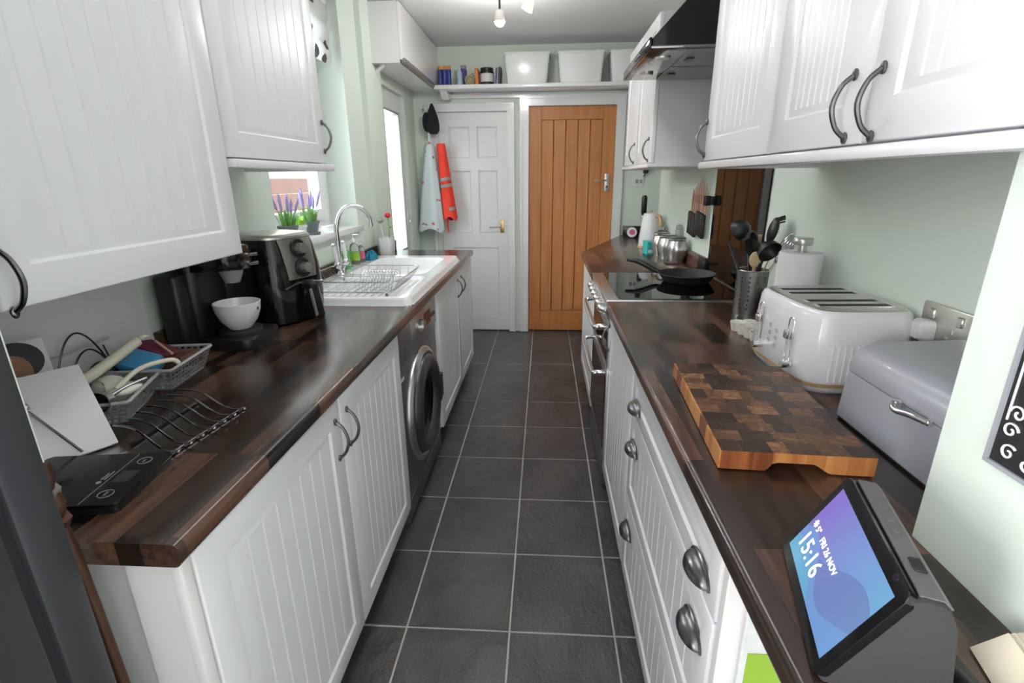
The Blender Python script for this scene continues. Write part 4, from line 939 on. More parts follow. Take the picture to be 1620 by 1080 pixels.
for k in range(9):
    x = rx0+0.04 + (rx1-rx0-0.08)*k/8
    g = G(); g.tube(spline([(x, ry0-0.018, z1), (x, ry0+0.012, z0+0.014), (x, ry0+0.05, z0+0.004), (x, ry1-0.05, z0+0.004), (x, ry1-0.012, z0+0.014), (x, ry1+0.018, z1)], 4), 0.0012, 5); obj('basket_wire', g, 'rack_wire', rk)
for k in range(12):
    x = -0.80 + 0.013*k
    g = G(); g.tube(spline([(x, 2.10, z0+0.008), (x+0.004, 2.14, z0+0.065), (x+0.006, 2.19, z0+0.085), (x+0.004, 2.24, z0+0.06), (x, 2.28, z0+0.008)], 4), 0.0015, 5); obj('plate_hoop', g, 'rack_wire', rk)
for (x, y) in ((rx0+0.04, ry0+0.03), (rx1-0.04, ry0+0.03), (rx0+0.04, ry1-0.03), (rx1-0.04, ry1-0.03)):
    g = G(); g.ball((x, y, z0-0.0), 0.007, n=10); obj('foot', g, 'pot_grey', rk)

# washing-up things behind the bowl
def bottle(name, label, loc, r, h, m, capm, pump=False, cat='bottle', lab=None):
    t = thing(name, label, cat, loc)
    g = G(); g.lathe([(0, 0), (r*0.92, 0), (r, 0.008), (r, h*0.62), (r*0.8, h*0.76), (r*0.32, h*0.82), (r*0.32, h*0.86), (0, h*0.86)], n=24, sy=0.75); obj('bottle_body', g, m, t)
    g = G(); g.cyl((0, 0, h*0.86), (0, 0, h), r*0.4, r*0.34, 16)
    if pump: g.tube([(0, 0, h), (0, 0, h+0.02), (0.035, 0.0, h+0.018)], 0.0045, 8)
    obj('cap', g, capm, t)
    if lab: g = G(); g.lathe([(r*1.01, h*0.18), (r*1.01, h*0.5)], n=24, sy=0.76); obj('bottle_label', g, lab, t)
    return t
bottle('soap_bottle', 'green washing-up liquid bottle behind the sink bowl', (-1.095, 2.66, ZW+0.075) if False else (-1.065, 2.665, ZW+0.0305), 0.024, 0.13, 'green_soap', 'green_soap')
bottle('soap_dispenser', 'clear pump soap dispenser behind the sink by the tap', (-1.068, 2.80, ZW+0.0305), 0.027, 0.15, 'clear_plastic', 'ceramic', True, 'soap dispenser', 'leaf_bright')
bottle('soap_bottle', 'pink-labelled clear bottle between dispenser and blue cloth', (-1.068, 2.90, ZW+0.0305), 0.022, 0.12, 'clear_plastic', 'ceramic', False, 'bottle', 'pink')
# crumpled blue cloth
def cloth(u, v):
    th = 2*PI*u; ph = PI*v/2; r = 0.045*(1 + 0.25*math.sin(5*th+3*v) + 0.15*math.sin(9*th))
    return (-1.045 + r*math.cos(th)*math.cos(ph)*0.6, 3.01 + r*math.sin(th)*math.cos(ph)*1.2, ZW+0.028 + 0.05*math.sin(ph)*(1+0.2*math.sin(7*th)))
o = obj('dish_cloth', G().grid(cloth, 40, 10), 'teal_cloth'); tag(o, 'crumpled blue dish cloth beside the white brush pot', 'cloth')
# brush pot
bp = thing('brush_pot', 'square white pot of brushes at the sink corner', 'pot', (-1.03, 3.285, ZW))
obj('pot_shell', loft([af_ring(0, 0.036, 0.05, 32, 6), af_ring(0.01, 0.038, 0.053, 32, 6), af_ring(0.135, 0.044, 0.060, 32, 6), af_ring(0.135, 0.040, 0.056, 32, 6), af_ring(0.02, 0.034, 0.048, 32, 6)]), 'ceramic', bp)
fb = thing('flower_brush', 'dish brush shaped like a red flower in the brush pot', 'brush', (-1.02, 3.30, ZW+0.022))
obj('stem', G().tube(spline([(0, 0, 0), (0.004, 0.008, 0.12), (0.0, 0.02, 0.235)], 4), 0.004, 8), 'leaf', fb)
g = G(); g.ball((0, 0.02, 0.248), 0.020, 1, 1, 0.85, 14); obj('flower_head', g, 'red_plastic', fb)
g = G(); g.ball((0.006, 0.034, 0.17), 0.016, 0.5, 1.6, 0.4, 10); obj('leaf', g, 'leaf', fb)
db = thing('dish_brush', 'pale dish brush leaning in the brush pot towards the tap', 'brush', (-1.035, 3.27, ZW+0.022))
obj('stem', G().tube(spline([(0, 0, 0), (0.0, -0.03, 0.12), (0.0, -0.065, 0.215)], 4), 0.005, 8), 'ceramic', db)
g = G(); g.ball((0, -0.07, 0.225), 0.022, 1, 1.1, 0.8, 12); obj('bristle_head', g, 'smoke_grey', db)

# potted lavender on the sill
def pot_plant(label, loc, r, h, potm, leafm, flowers, n_st, hh, saucer=True):
    t = thing('potted_plant', label, 'plant', loc, group='small pots on the window sill')
    z = 0.0
    if saucer: g = G(); g.lathe([(0, 0), (r*1.0, 0), (r*1.12, 0.012), (r*1.05, 0.012), (r*0.9, 0.004), (0, 0.004)], n=24); obj('saucer', g, potm, t); z = 0.005
    g = G(); g.lathe([(0, z), (r*0.74, z), (r*0.98, z+h*0.8), (r*1.06, z+h*0.8), (r*1.06, z+h), (r*0.95, z+h), (r*0.9, z+h*0.85), (0, z+h*0.85)], n=24); obj('pot', g, potm, t)
    g = G()
    for k in range(n_st*6):
        a = random.uniform(0, 2*PI); q = random.uniform(0, r*0.8); hgt = random.uniform(0.4, 1)*hh*0.55; sp_ = random.uniform(0.1, 0.9)
        p0 = Vector((q*math.cos(a), q*math.sin(a), z+h*0.85)); p1 = p0 + Vector((math.cos(a)*sp_*hgt*0.6, math.sin(a)*sp_*hgt*0.6, hgt)); w = Vector((-math.sin(a), math.cos(a), 0))*0.004
        m1 = p0.lerp(p1, 0.55) + Vector((0, 0, 0.004)); vs_ = [g.bm.verts.new(v) for v in (p0-w*0.4, p0+w*0.4, m1+w, p1, m1-w)]; g.bm.faces.new(vs_)
    f_ = obj('foliage', g, leafm, t, False); f_['kind'] = 'stuff'
    for k in range(flowers):
        a = 2*PI*k/flowers + random.uniform(-.3, .3); q = r*0.4; hgt = hh*random.uniform(0.75, 1.0); lean = random.uniform(0.1, 0.4)
        p0 = Vector((q*math.cos(a), q*math.sin(a), z+h*0.85)); p1 = p0 + Vector((math.cos(a)*lean*hgt, math.sin(a)*lean*hgt, hgt))
        g = G(); g.tube([p0, p1], 0.0012, 5); st = obj('stem', g, leafm, t)
        g = G(); pts = [p0.lerp(p1, s) for s in (0.5, 0.6, 0.7, 0.8, 0.9, 1.0)]; g.tube(pts, [0.003, 0.007, 0.0055, 0.0075, 0.005, 0.002], 6); obj('blossom', g, 'lavender', st)
    return t
zs = 1.142
pot_plant('lavender in a grey pot with saucer nearest the air fryer', (-1.155, 2.255, zs), 0.043, 0.062, 'pot_grey', 'leaf', 7, 14, 0.16)
pot_plant('bright green small plant in a white pot on the sill', (-1.165, 2.385, zs), 0.034, 0.058, 'ceramic', 'leaf_bright', 0, 10, 0.10, False)
pot_plant('lavender in a grey pot on the sill furthest from the air fryer', (-1.165, 2.50, zs), 0.043, 0.062, 'pot_grey', 'leaf', 7, 14, 0.17)
# ================================================================ things on the right worktop
# smart display
ec = thing('smart_display', 'black smart display showing the time 15:16', 'smart display', (0.283, 0.400, ZW), rotz=math.radians(-15.5))
W = 0.208
prof = [(0.000, 0.004), (0.004, 0.0), (0.092, 0.0), (0.104, 0.012), (0.106, 0.040), (0.098, 0.095), (0.090, 0.114), (0.083, 0.1215), (0.068, 0.1235), (0.058, 0.120)]
obj('body', G().prism(prof, 0.0, W, 0.004, 2, 'y'), 'fabric_dark', ec)
obj('top_strip', G().prism([(0.064, 0.1232), (0.083, 0.1222), (0.090, 0.1150), (0.0915, 0.1160), (0.0838, 0.1238), (0.064, 0.1250)], 0.006, W-0.006, 0, axis='y'), 'echo_top', ec, False)
# tilted front glass in its own frame: x' = outward normal, z' up the face
tilt = math.atan2(0.060, 0.120); FR = Matrix.Translation((0.0005, 0, 0.002)) @ Matrix.Rotation(tilt, 4, 'Y')
fg = obj('front_glass', G().prism([(y, z) for y, z in rrect(0.0, W, 0.0, 0.136, 0.010)], -0.006, 0.003, 0.001, 1, 'x').xf(FR), 'black_gloss', ec)
g = G(); g.box(-0.0064, -0.0059, 0.013, W-0.013, 0.014, 0.120)
sc_ = obj('screen', g, 'screen', fg, False); sc_.matrix_basis = FR.copy()
def scr(y, z): return Matrix.Translation((-0.0067, y, z)) @ Matrix(((0, 0, -1, 0), (-1, 0, 0, 0), (0, 1, 0, 0), (0, 0, 0, 1)))
g = G(); text_mesh(g, '15:16', 0.034, scr(W-0.022, 0.030), 0.0002); o = obj('clock_digits', g, 'white_text', fg, False); o.matrix_basis = FR.copy()
g = G(); text_mesh(g, '5°   FRI 26 NOV', 0.0125, scr(W-0.034, 0.061), 0.0002); o = obj('date_text', g, 'white_text', fg, False); o.matrix_basis = FR.copy()
g = G(); g.cyl((-0.0069, W-0.026, 0.0655), (-0.0065, W-0.026, 0.0655), 0.0034, n=12)
for k in range(8): a = 2*PI*k/8; g.box(-0.0069, -0.0066, W-0.026+0.0048*math.cos(a)-0.0006, W-0.026+0.0048*math.cos(a)+0.0006, 0.0655+0.0048*math.sin(a)-0.0006, 0.0655+0.0048*math.sin(a)+0.0006)
o = obj('sun_symbol', g, 'white_text', fg, False); o.matrix_basis = FR.copy(); o['kind'] = 'stuff'
g = G(); g.cyl((-0.0066, 0.030, 0.130), (-0.0058, 0.030, 0.130), 0.004, n=14); o = obj('camera_lens', g, 'lens', fg); o.matrix_basis = FR.copy()
for yy, rr in ((0.150, 0.0055), (0.125, 0.0055), (0.105, 0.0055)):
    g = G(); g.cyl((0.0755, yy, 0.1225), (0.0755, yy, 0.1262), rr, n=14); obj('top_button', g, 'echo_top', ec)
obj('shutter_slider', G().box(0.071, 0.082, 0.040, 0.060, 0.123, 0.1265, 0.001, 1), 'black_matte', ec)

# end-grain chopping board: separate blocks
cb = thing('chopping_board', 'thick end-grain wooden chopping board with a cut-away grip', 'chopping board', (0.312, 0.795, ZW), rotz=math.radians(-3.5))
bw, bl, bt, zb = 0.252, 0.440, 0.036, 0.002
nxb, nyb = 6, 11; dx, dy = bw/nxb, bl/nyb
y_cuts = [dy]
while y_cuts[-1] < bl-dy-0.05: y_cuts.append(y_cuts[-1] + random.uniform(0.028, 0.050))
y_cuts.append(bl-dy)
for y0_, y1_ in zip(y_cuts, y_cuts[1:]):
    x_ = 0.0
    while x_ < bw-1e-4:
        w_ = random.uniform(0.024, 0.062); w_ = bw-x_ if bw-x_-w_ < 0.02 else w_
        obj('block', G().box(x_+0.0001, x_+w_-0.0001, y0_+0.0001, y1_-0.0001, zb+0.001, zb+bt, 0.0005, 1), 'end_grain', cb); x_ += w_
# outer rows: blocks whose sides show long grain; middle of the near row is cut away for the grip
for j, nm in ((0, 'near'), (nyb-1, 'far')):
    ws = [0, .21, .34, .56, .68, .82, 1.0] if j == 0 else [0, .2, .36, .5, .7, .85, 1.0]
    for a, b in zip(ws, ws[1:]):
        x0_, x1_ = a*bw+0.0002, b*bw-0.0002; y0_, y1_ = (0, dy) if j == 0 else (bl-dy, bl)
        g = G()
        if j == 0:
            # bottom edge follows the grip recess
            xs = [x0_ + (x1_-x0_)*k/6 for k in range(7)]
            lo = [(x, 0.001 + 0.017*sstep(0.075, 0.090, x)*(1-sstep(0.150, 0.185, x))) for x in xs]
            g.prism(lo + [(x1_, bt), (x0_, bt)], y0_, y1_-0.0002, 0, axis='y')
        else: g.box(x0_, x1_, y0_, y1_, 0.001, bt, 0.0009, 1)
        g.xf(Matrix.Translation((0, 0, zb)))
        obj('end_block', g, 'board_edge' if j == 0 else 'end_grain', cb, False)
# top veneer of end grain over the near row and side strips of long grain
for k in range(9):
    y0_ = bl*k/9; y1_ = bl*(k+1)/9
    obj('side_strip', G().box(-0.0035, 0.0002, y0_+0.0003, y1_-0.0003, zb+0.001, zb+bt-0.0006, 0.0006, 1), 'board_edge', cb)
ws = [0, .14, .34, .45, .66, .84, 1.0]
for a, b in zip(ws, ws[1:]): obj('end_cap', G().box(a*bw+0.0003, b*bw-0.0003, 0.0006, dy, zb+bt-0.0004, zb+bt+0.0004), 'end_grain', cb, False)

# toaster
to = thing('toaster', 'white four-slot toaster with wooden base band', 'toaster', (0.730, 1.300, ZW), rotz=math.radians(2))
A_, B_ = 0.128, 0.168
obj('base_tray', loft([af_ring(0.0, A_-0.01, B_-0.01, 64, 5), af_ring(0.008, A_-0.004, B_-0.004, 64, 5), af_ring(0.016, A_-0.002, B_-0.002, 64, 5)]), 'ceramic', to)
obj('wood_band', loft([af_ring(0.016, A_-0.001, B_-0.001, 64, 5), af_ring(0.026, A_+0.001, B_+0.001, 64, 5)]), 'wood_pale', to)
rings = []
for (z, k) in ((0.026, 0.0), (0.03, 0.002), (0.12, 0.001), (0.180, -0.004), (0.192, -0.009), (0.196, -0.016), (0.193, -0.020)): rings.append(af_ring(z, A_+k, B_+k, 64, 5))
sh_ = obj('shell', loft(rings), 'gloss_white', to)
for k in range(9):
    xx = 0.045 + 0.0   # fluting on the corner nearest the camera
for s_ in (-1,):
    for k in range(10):
        x_ = -0.075 + 0.014*k; yy = -(B_+0.002)*(1-abs(x_/(A_+0.002))**5)**0.2
        obj('flute', G().tube([(x_, yy, 0.032), (x_, yy+0.0015, 0.120)], 0.0028, 6), 'gloss_white', sh_)
tp_ = obj('top_plate', loft([af_ring(0.191, A_-0.020, B_-0.020, 64, 6), af_ring(0.1955, A_-0.021, B_-0.021, 64, 6), af_ring(0.197, A_-0.026, B_-0.026, 64, 6)]), 'satin_nickel', to)
for yy in (-0.105, -0.058, 0.030, 0.077):
    g = G(); wall_x(g, 0.1965, 0.1985, -0.088, 0.088, yy-0.002, yy+0.030, [(-0.083, 0.083, yy+0.002, yy+0.026)])
    for v in g.bm.verts: v.co = (v.co.y, v.co.z, v.co.x)
    sl_ = obj('slot_rim', g, 'chrome', tp_, False)
    obj('slot', G().box(-0.083, 0.083, yy+0.002, yy+0.026, 0.1962, 0.1972), 'black_matte', sl_, False)
    for kk in range(2): obj('slot_wire', G().tube([(-0.083, yy+0.008+0.012*kk, 0.1975), (0.083, yy+0.008+0.012*kk, 0.1975)], 0.0008, 5), 'dark_metal', sl_)
xf_ = -(A_+0.0025)
for yy in (-0.080, 0.080):
    lp_ = [(xf_-0.0005, yy+y, z) for y, z in rrect(-0.012, 0.012, 0.045, 0.165, 0.0118, 6)]
    tr_ = obj('lever_track', G().tube(lp_, 0.0016, 6, closed=True), 'chrome', sh_)
    obj('lever', G().box(xf_-0.014, xf_, yy-0.009, yy+0.009, 0.112, 0.134, 0.003), 'chrome', tr_)
    g = G(); g.cyl((xf_-0.022, yy-0.018, 0.052), (xf_, yy-0.018, 0.052), 0.0095, n=18); obj('browning_knob', g, 'chrome', sh_)
for (yy, z_) in ((0.022, 0.118), (0.022, 0.098), (0.022, 0.078), (-0.012, 0.112), (-0.012, 0.092), (-0.012, 0.072)):
    g = G(); g.tube([(xf_-0.0005, yy+0.005*math.cos(2*PI*k/10), z_+0.005*math.sin(2*PI*k/10)) for k in range(10)], 0.0008, 4, closed=True); obj('button_ring', g, 'grey_reflect', sh_)

# bread bin
bb = thing('bread_bin', 'grey metal bread bin with chrome latch beside the pillar', 'bread bin', (0.745, 0.84, ZW), world=True)
bx0, bx1, by0, by1 = 0.628, 0.845, 0.645, 1.022
zl = ZW+0.105
obj('bin_body', G().prism([(bx0, ZW+0.006), (bx1, ZW+0.006), (bx1, zl+0.04), (bx0+0.006, zl)], by0, by1, 0.004, 2, 'y'), 'bin_grey', bb)
obj('base_plate', G().box(bx0+0.004, bx1-0.004, by0+0.004, by1-0.004, ZW, ZW+0.008), 'dark_metal', bb, False)
arc = [(bx0+0.006, zl+0.002), (bx0+0.004, zl+0.018)] + [(bx0+0.005+0.050*(1-math.cos(a)), zl+0.018+0.045*math.sin(a)) for a in [PI/2*k/6 for k in range(1, 7)]] + [(bx1, zl+0.070), (bx1, zl+0.042)]
ld = obj('bin_lid', G().prism(arc, by0, by1, 0.006, 3, 'y'), 'bin_grey', bb)
g = G(); g.box(bx0-0.012, bx0+0.004, 0.846, 0.858, zl-0.004, zl+0.008, 0.002, 1); ltc = obj('latch', g, 'chrome', ld)
obj('latch_lever', G().tube(spline([(bx0-0.010, 0.853, zl+0.003), (bx0-0.018, 0.835, zl-0.002), (bx0-0.012, 0.805, zl+0.002), (bx0-0.002, 0.780, zl+0.001)], 5), 0.0055, 10), 'chrome', ltc)
g = G(); g.box(bx0-0.006, bx0+0.006, 0.775, 0.786, zl-0.004, zl+0.006, 0.002, 1); obj('latch_stop', g, 'chrome', ltc)

# double socket with plug
so = thing('wall_socket', 'brushed steel double wall socket behind the bread bin', 'socket', (XR, 1.09, 1.09), world=True)
fp = obj('face_plate', G().box(XR-0.010, XR-0.001, 1.02, 1.168, 1.045, 1.131, 0.003), 'satin_nickel', so)
for yy in (1.135, 1.055): obj('rocker_switch', G().box(XR-0.015, XR-0.009, yy-0.008, yy+0.008, 1.098, 1.120, 0.002, 1), 'satin_nickel', fp)
for (yy, zz, w_, h_) in ((1.07, 1.083, 0.004, 0.008), (1.058, 1.068, 0.007, 0.004), (1.082, 1.068, 0.007, 0.004)): obj('pin_slot', G().box(XR-0.0108, XR-0.0098, yy-w_/2, yy+w_/2, zz-h_/2, zz+h_/2), 'upvc', fp, False)
pg = thing('mains_plug', 'white mains plug pushed into the steel socket', 'plug', (XR-0.01, 1.135, 1.072), world=True)
obj('plug_body', loft([[(XR-0.0105, 1.138+y, 1.070+z) for y, z in rrect(-0.024, 0.024, -0.024, 0.024, 0.012)], [(XR-0.030, 1.138+y*0.98, 1.070+z*0.98) for y, z in rrect(-0.024, 0.024, -0.024, 0.024, 0.012)], [(XR-0.040, 1.138+y*0.72, 1.070+z*0.72) for y, z in rrect(-0.024, 0.024, -0.024, 0.024, 0.012)]]), 'ceramic', pg)
obj('flex', G().tube(spline([(XR-0.025, 1.138, 1.045), (XR-0.026, 1.138, 1.02), (XR-0.025, 1.15, 0.96), (XR-0.03, 1.18, ZW+0.004)], 5), 0.004, 8), 'black_plastic', pg)

# chalkboard sign on the pillar
cs_ = thing('chalkboard_sign', 'small black chalkboard with white scroll border on the pillar', 'sign', (0.53, 0.46, 1.1), world=True)
xb_ = 0.5295; y1_, z0_ = 0.556, 1.082; z1_ = 1.36; y0_ = 0.30
bo_ = obj('board', G().box(xb_-0.006, xb_-0.0005, y0_, y1_, z0_, z1_, 0.001, 1), 'black_matte', cs_)
obj('sign_frame', wall_x(G(), xb_-0.009, xb_-0.002, y0_-0.003, y1_+0.003, z0_-0.003, z1_+0.003, [(y0_+0.002, y1_-0.002, z0_+0.002, z1_-0.002)]), 'bin_grey', cs_, False)
xs_ = xb_-0.0068
obj('border_line', G().tube([(xs_, y1_-0.009, z0_+0.055), (xs_, y1_-0.009, z1_-0.05)], 0.0012, 4), 'white_print', bo_)
obj('border_line', G().tube([(xs_, y1_-0.055, z0_+0.009), (xs_, y0_+0.05, z0_+0.009)], 0.0012, 4), 'white_print', bo_)
def scroll(c, s, a0, turn, R=0.010):
    return [(xs_, c[0] + s*R*(1-k/26)*math.cos(a0+turn*k*0.35), c[1] + R*(1-k/26)*math.sin(a0+turn*k*0.35)) for k in range(22)]
for (c, s, a0, tn) in (((y1_-0.017, z0_+0.045), -1, 0.2, 1), ((y1_-0.045, z0_+0.017), 1, 1.3, 1), ((y1_-0.022, z0_+0.020), 1, 2.4, -1), ((y1_-0.020, z0_+0.066), 1, 0.0, 1), ((y1_-0.066, z0_+0.015), 1, 0.5, -1)):
    obj('scroll', G().tube(scroll(c, s, a0, tn), 0.0014, 4), 'white_print', bo_)
for k in range(2): obj('chalk_stroke', G().tube([(xs_, y1_-0.062-0.009*k, z0_+0.064), (xs_, y1_-0.068-0.009*k, z0_+0.078)], 0.0018, 4), 'white_print', bo_)

# papers and odds by the pillar, in front of the camera
def slab_at(name, label, cat, c, ry, rz, sx, sy, sz, m, n=1):
    t = thing(name, label, cat, c, rz)
    for k in range(n):
        g = G(); g.box(-sx/2, sx/2, -sy/2, sy/2, 0, sz); g.xf(Matrix.Translation((k*0.006-0.006, k*0.004, 0.0)) @ Matrix.Rotation(ry + 0.05*k, 4, 'Y')); obj('envelope', g, m, t, False)
    return t
slab_at('letter_bundle', 'cream envelopes propped against the wall pillar', 'letters', (0.452, 0.368, ZW+0.002), 0.75, math.radians(-14), 0.002, 0.16, 0.040, 'paper_cream', 4)
o = obj('pen', G().tube([(0.415, 0.43, ZW+0.009), (0.425, 0.31, ZW+0.02)], 0.008, 12), 'black_plastic'); tag(o, 'thick black marker pen beside the cream envelopes', 'pen')
o = obj('charger_cable', G().tube(spline([(0.385, 0.345, ZW+0.02), (0.40, 0.36, ZW+0.006), (0.405, 0.32, ZW+0.006), (0.41, 0.26, ZW+0.006)], 5), 0.0045, 8), 'ceramic'); tag(o, 'short white cable end behind the smart display', 'cable')
t = thing('picture_card', 'lime green and white card under the worktop end', 'card', (0.33, 0.60, 0.0), world=True)
obj('card_sheet', G().box(0.315, 0.50, 0.622, 0.629, 0.30, 0.80, 0.001, 1), 'label_white', t); obj('lime_block', G().box(0.325, 0.50, 0.6205, 0.622, 0.45, 0.69), 'lime_card', t, False)

# kitchen roll on a holder
kr = thing('paper_towel_holder', 'steel stand with a white kitchen paper roll', 'paper towel holder', (0.790, 1.61, ZW))
g = G(); g.lathe([(0, 0), (0.075, 0), (0.075, 0.008), (0.07, 0.012), (0, 0.012)], n=32); obj('base_plate', g, 'steel', kr)
g = G(); g.cyl((0, 0, 0.010), (0, 0, 0.295), 0.013, n=16); obj('pole', g, 'satin_nickel', kr)
g = G(); g.lathe([(0, 0.290), (0.026, 0.290), (0.028, 0.294), (0.028, 0.308), (0.025, 0.312), (0, 0.312)], n=24); obj('finial', g, 'satin_nickel', kr)
g = G(); g.lathe([(0.022, 0.014), (0.060, 0.014), (0.062, 0.02), (0.062, 0.262), (0.059, 0.268), (0.022, 0.268), (0.022, 0.014)], n=40)
o = obj('paper_roll', g, 'paper', None); o.location = (0.790, 1.61, ZW); tag(o, 'white paper towel roll slid onto the steel stand', 'paper roll')

# utensil holder: perforated steel tub with fluted wall
uh = thing('utensil_holder', 'perforated stainless steel utensil holder by the hob', 'utensil holder', (0.768, 1.895, ZW))
R_ = 0.055; H_ = 0.165; g = G(); NH, NV = 60, 30
holes_ = {(i, j) for i in range(0, NH, 5) for j in range(4, NV-3, 3)}
V = [[g.bm.verts.new(((R_*(0.96+0.04*j/NV))*math.cos(2*PI*i/NH), (R_*(0.96+0.04*j/NV))*math.sin(2*PI*i/NH), 0.001+H_*j/NV)) for j in range(NV+1)] for i in range(NH)]
for i in range(NH):
    for j in range(NV):
        if (i, j) in holes_: continue
        g.bm.faces.new((V[i][j], V[(i+1) % NH][j], V[(i+1) % NH][j+1], V[i][j+1]))
bmesh.ops.solidify(g.bm, geom=list(g.bm.faces), thickness=-0.001)
obj('tub_wall', g, 'steel', uh); g = G(); g.cyl((0, 0, 0), (0, 0, 0.003), R_*0.95, n=32); obj('tub_floor', g, 'steel', uh)
g = G(); g.cyl((0, 0, 0.003), (0, 0, 0.14), R_*0.90, n=32); o = obj('inner_shadow_liner', g, 'black_matte', uh) if False else None
obj('rim', G().tube([(R_*math.cos(2*PI*k/40), R_*math.sin(2*PI*k/40), H_) for k in range(40)], 0.0018, 6, closed=True), 'chrome', uh)
UH = Vector((0.768, 1.895, ZW+0.006))
def utensil(name, label, dx_, dy_, L, hm, head):
    top = UH + Vector((dx_, dy_, math.sqrt(max(0.001, L*L-dx_*dx_-dy_*dy_)))); bot = UH + Vector((-dx_*0.22, -dy_*0.22, 0.0))
    t = thing(name, label, 'utensil', tuple(bot), world=True, group='utensils in the steel holder')
    d = (top-bot).normalized(); obj('handle', G().tube([bot, bot+(top-bot)*0.78], 0.0055, 8), hm, t)
    M_ = Matrix.Translation(bot + (top-bot)*0.76) @ d.to_track_quat('Z', 'X').to_matrix().to_4x4()
    head(t, M_); return t
def sp_head(m, w=0.034, h=0.09, th=0.006, flat=False):
    def f(t, M_):
        g = G()
        if flat: g.prism([(-w*0.6, 0.0), (w*0.6, 0.0), (w, h*0.3), (w, h), (-w, h), (-w, h*0.3)], -th/2, th/2, 0.001, 1, 'x'); 
        else: g.ball((0, 0, h/2), 0.5, th*1.4/0.5 if False else th*2.2, w*2, h, 16)
        g.xf(M_); obj('head', g, m, t)
    return f
def slotted(t, M_):
    g = G(); wall_x(g, -0.002, 0.002, -0.036, 0.036, 0.0, 0.10, [(-0.026+0.014*k, -0.018+0.014*k, 0.03, 0.088) for k in range(4)]); g.xf(M_); obj('slotted_head', g, 'black_plastic', t, False)
def ladle_h(t, M_):
    g = G(); g.lathe([(0, -0.030), (0.022, -0.024), (0.036, -0.006), (0.041, 0.014), (0.039, 0.014), (0.034, -0.004), (0.02, -0.021), (0, -0.027)], (0, 0, 0), 24); g.xf(M_ @ Matrix.Translation((-0.02, 0, 0.06)) @ Matrix.Rotation(-1.9, 4, 'Y')); obj('ladle_bowl', g, 'black_plastic', t)
def pasta(t, M_):
    g = G(); g.ball((0, 0, 0.05), 0.036, 0.45, 1, 1.3, 16)
    g.xf(M_); hh = obj('fork_bowl', g, 'black_plastic', t)
    for k in range(7):
        a = -0.9+0.3*k; g = G(); g.tube([(-0.006, 0.034*math.sin(a), 0.055+0.04*math.cos(a)), (-0.022, 0.036*math.sin(a), 0.06+0.046*math.cos(a))], 0.003, 6); g.xf(M_); obj('prong', g, 'black_plastic', hh)
def whisk(t, M_):
    for k in range(7):
        a = PI*k/7; c_, s_ = math.cos(a), math.sin(a); g = G()
        g.tube(spline([(0.004*c_, 0.004*s_, 0), (0.022*c_, 0.022*s_, 0.06), (0.016*c_, 0.016*s_, 0.10), (0, 0, 0.115), (-0.016*c_, -0.016*s_, 0.10), (-0.022*c_, -0.022*s_, 0.06), (-0.004*c_, -0.004*s_, 0)], 3), 0.0011, 5); g.xf(M_); obj('loop_wire', g, 'chrome', t)
utensil('pasta_server', 'black pasta server standing tallest among the utensils', 0.052, -0.010, 0.335, 'black_plastic', pasta)
utensil('ladle', 'black ladle leaning towards the splashback in the steel holder', -0.030, 0.045, 0.325, 'black_plastic', ladle_h)
utensil('slotted_turner', 'black slotted turner leaning over the hob side', -0.068, 0.030, 0.225, 'black_plastic', slotted)
utensil('serving_spoon', 'shiny black serving spoon at the front of the holder', -0.025, -0.018, 0.275, 'black_plastic', sp_head('black_gloss', 0.030, 0.095, 0.005))
utensil('ladle', 'black upturned ladle hanging low over the holder rim', 0.012, -0.040, 0.245, 'black_plastic', ladle_h)
utensil('wooden_spoon', 'pale wooden spoon at the front of the steel holder', -0.010, -0.030, 0.225, 'wood_spoon', sp_head('wood_spoon', 0.020, 0.06, 0.005))
utensil('wooden_spatula', 'flat pale wooden spatula behind the shiny black spoon', 0.000, 0.005, 0.275, 'wood_spoon', sp_head('wood_spoon', 0.016, 0.075, 0.005, True))
utensil('wooden_spatula', 'short wooden spatula leaning to the kitchen roll', 0.045, -0.020, 0.215, 'wood_spoon', sp_head('wood_spoon', 0.014, 0.06, 0.005, True))
utensil('balloon_whisk', 'chrome balloon whisk leaning towards the kitchen roll', 0.085, -0.045, 0.265, 'chrome', whisk)

# scalloped cream egg rack
eg = thing('egg_holder', 'cream scalloped ceramic egg holder behind the toaster', 'egg holder', (0.70, 1.62, ZW), rotz=math.radians(8))
for k in range(4):
    g = G(); g.lathe([(0, 0), (0.020, 0), (0.023, 0.012), (0.027, 0.030), (0.024, 0.030), (0.018, 0.012), (0, 0.010)], (0, 0.040*k-0.07, 0), 16); obj('egg_cup', g, 'cream_pale', eg)
for k in range(4):
    g = G(); g.lathe([(0, 0), (0.020, 0), (0.023, 0.012), (0.027, 0.030), (0.024, 0.030), (0.018, 0.012), (0, 0.010)], (-0.042, 0.040*k-0.07, 0), 16); obj('egg_cup', g, 'cream_pale', eg)

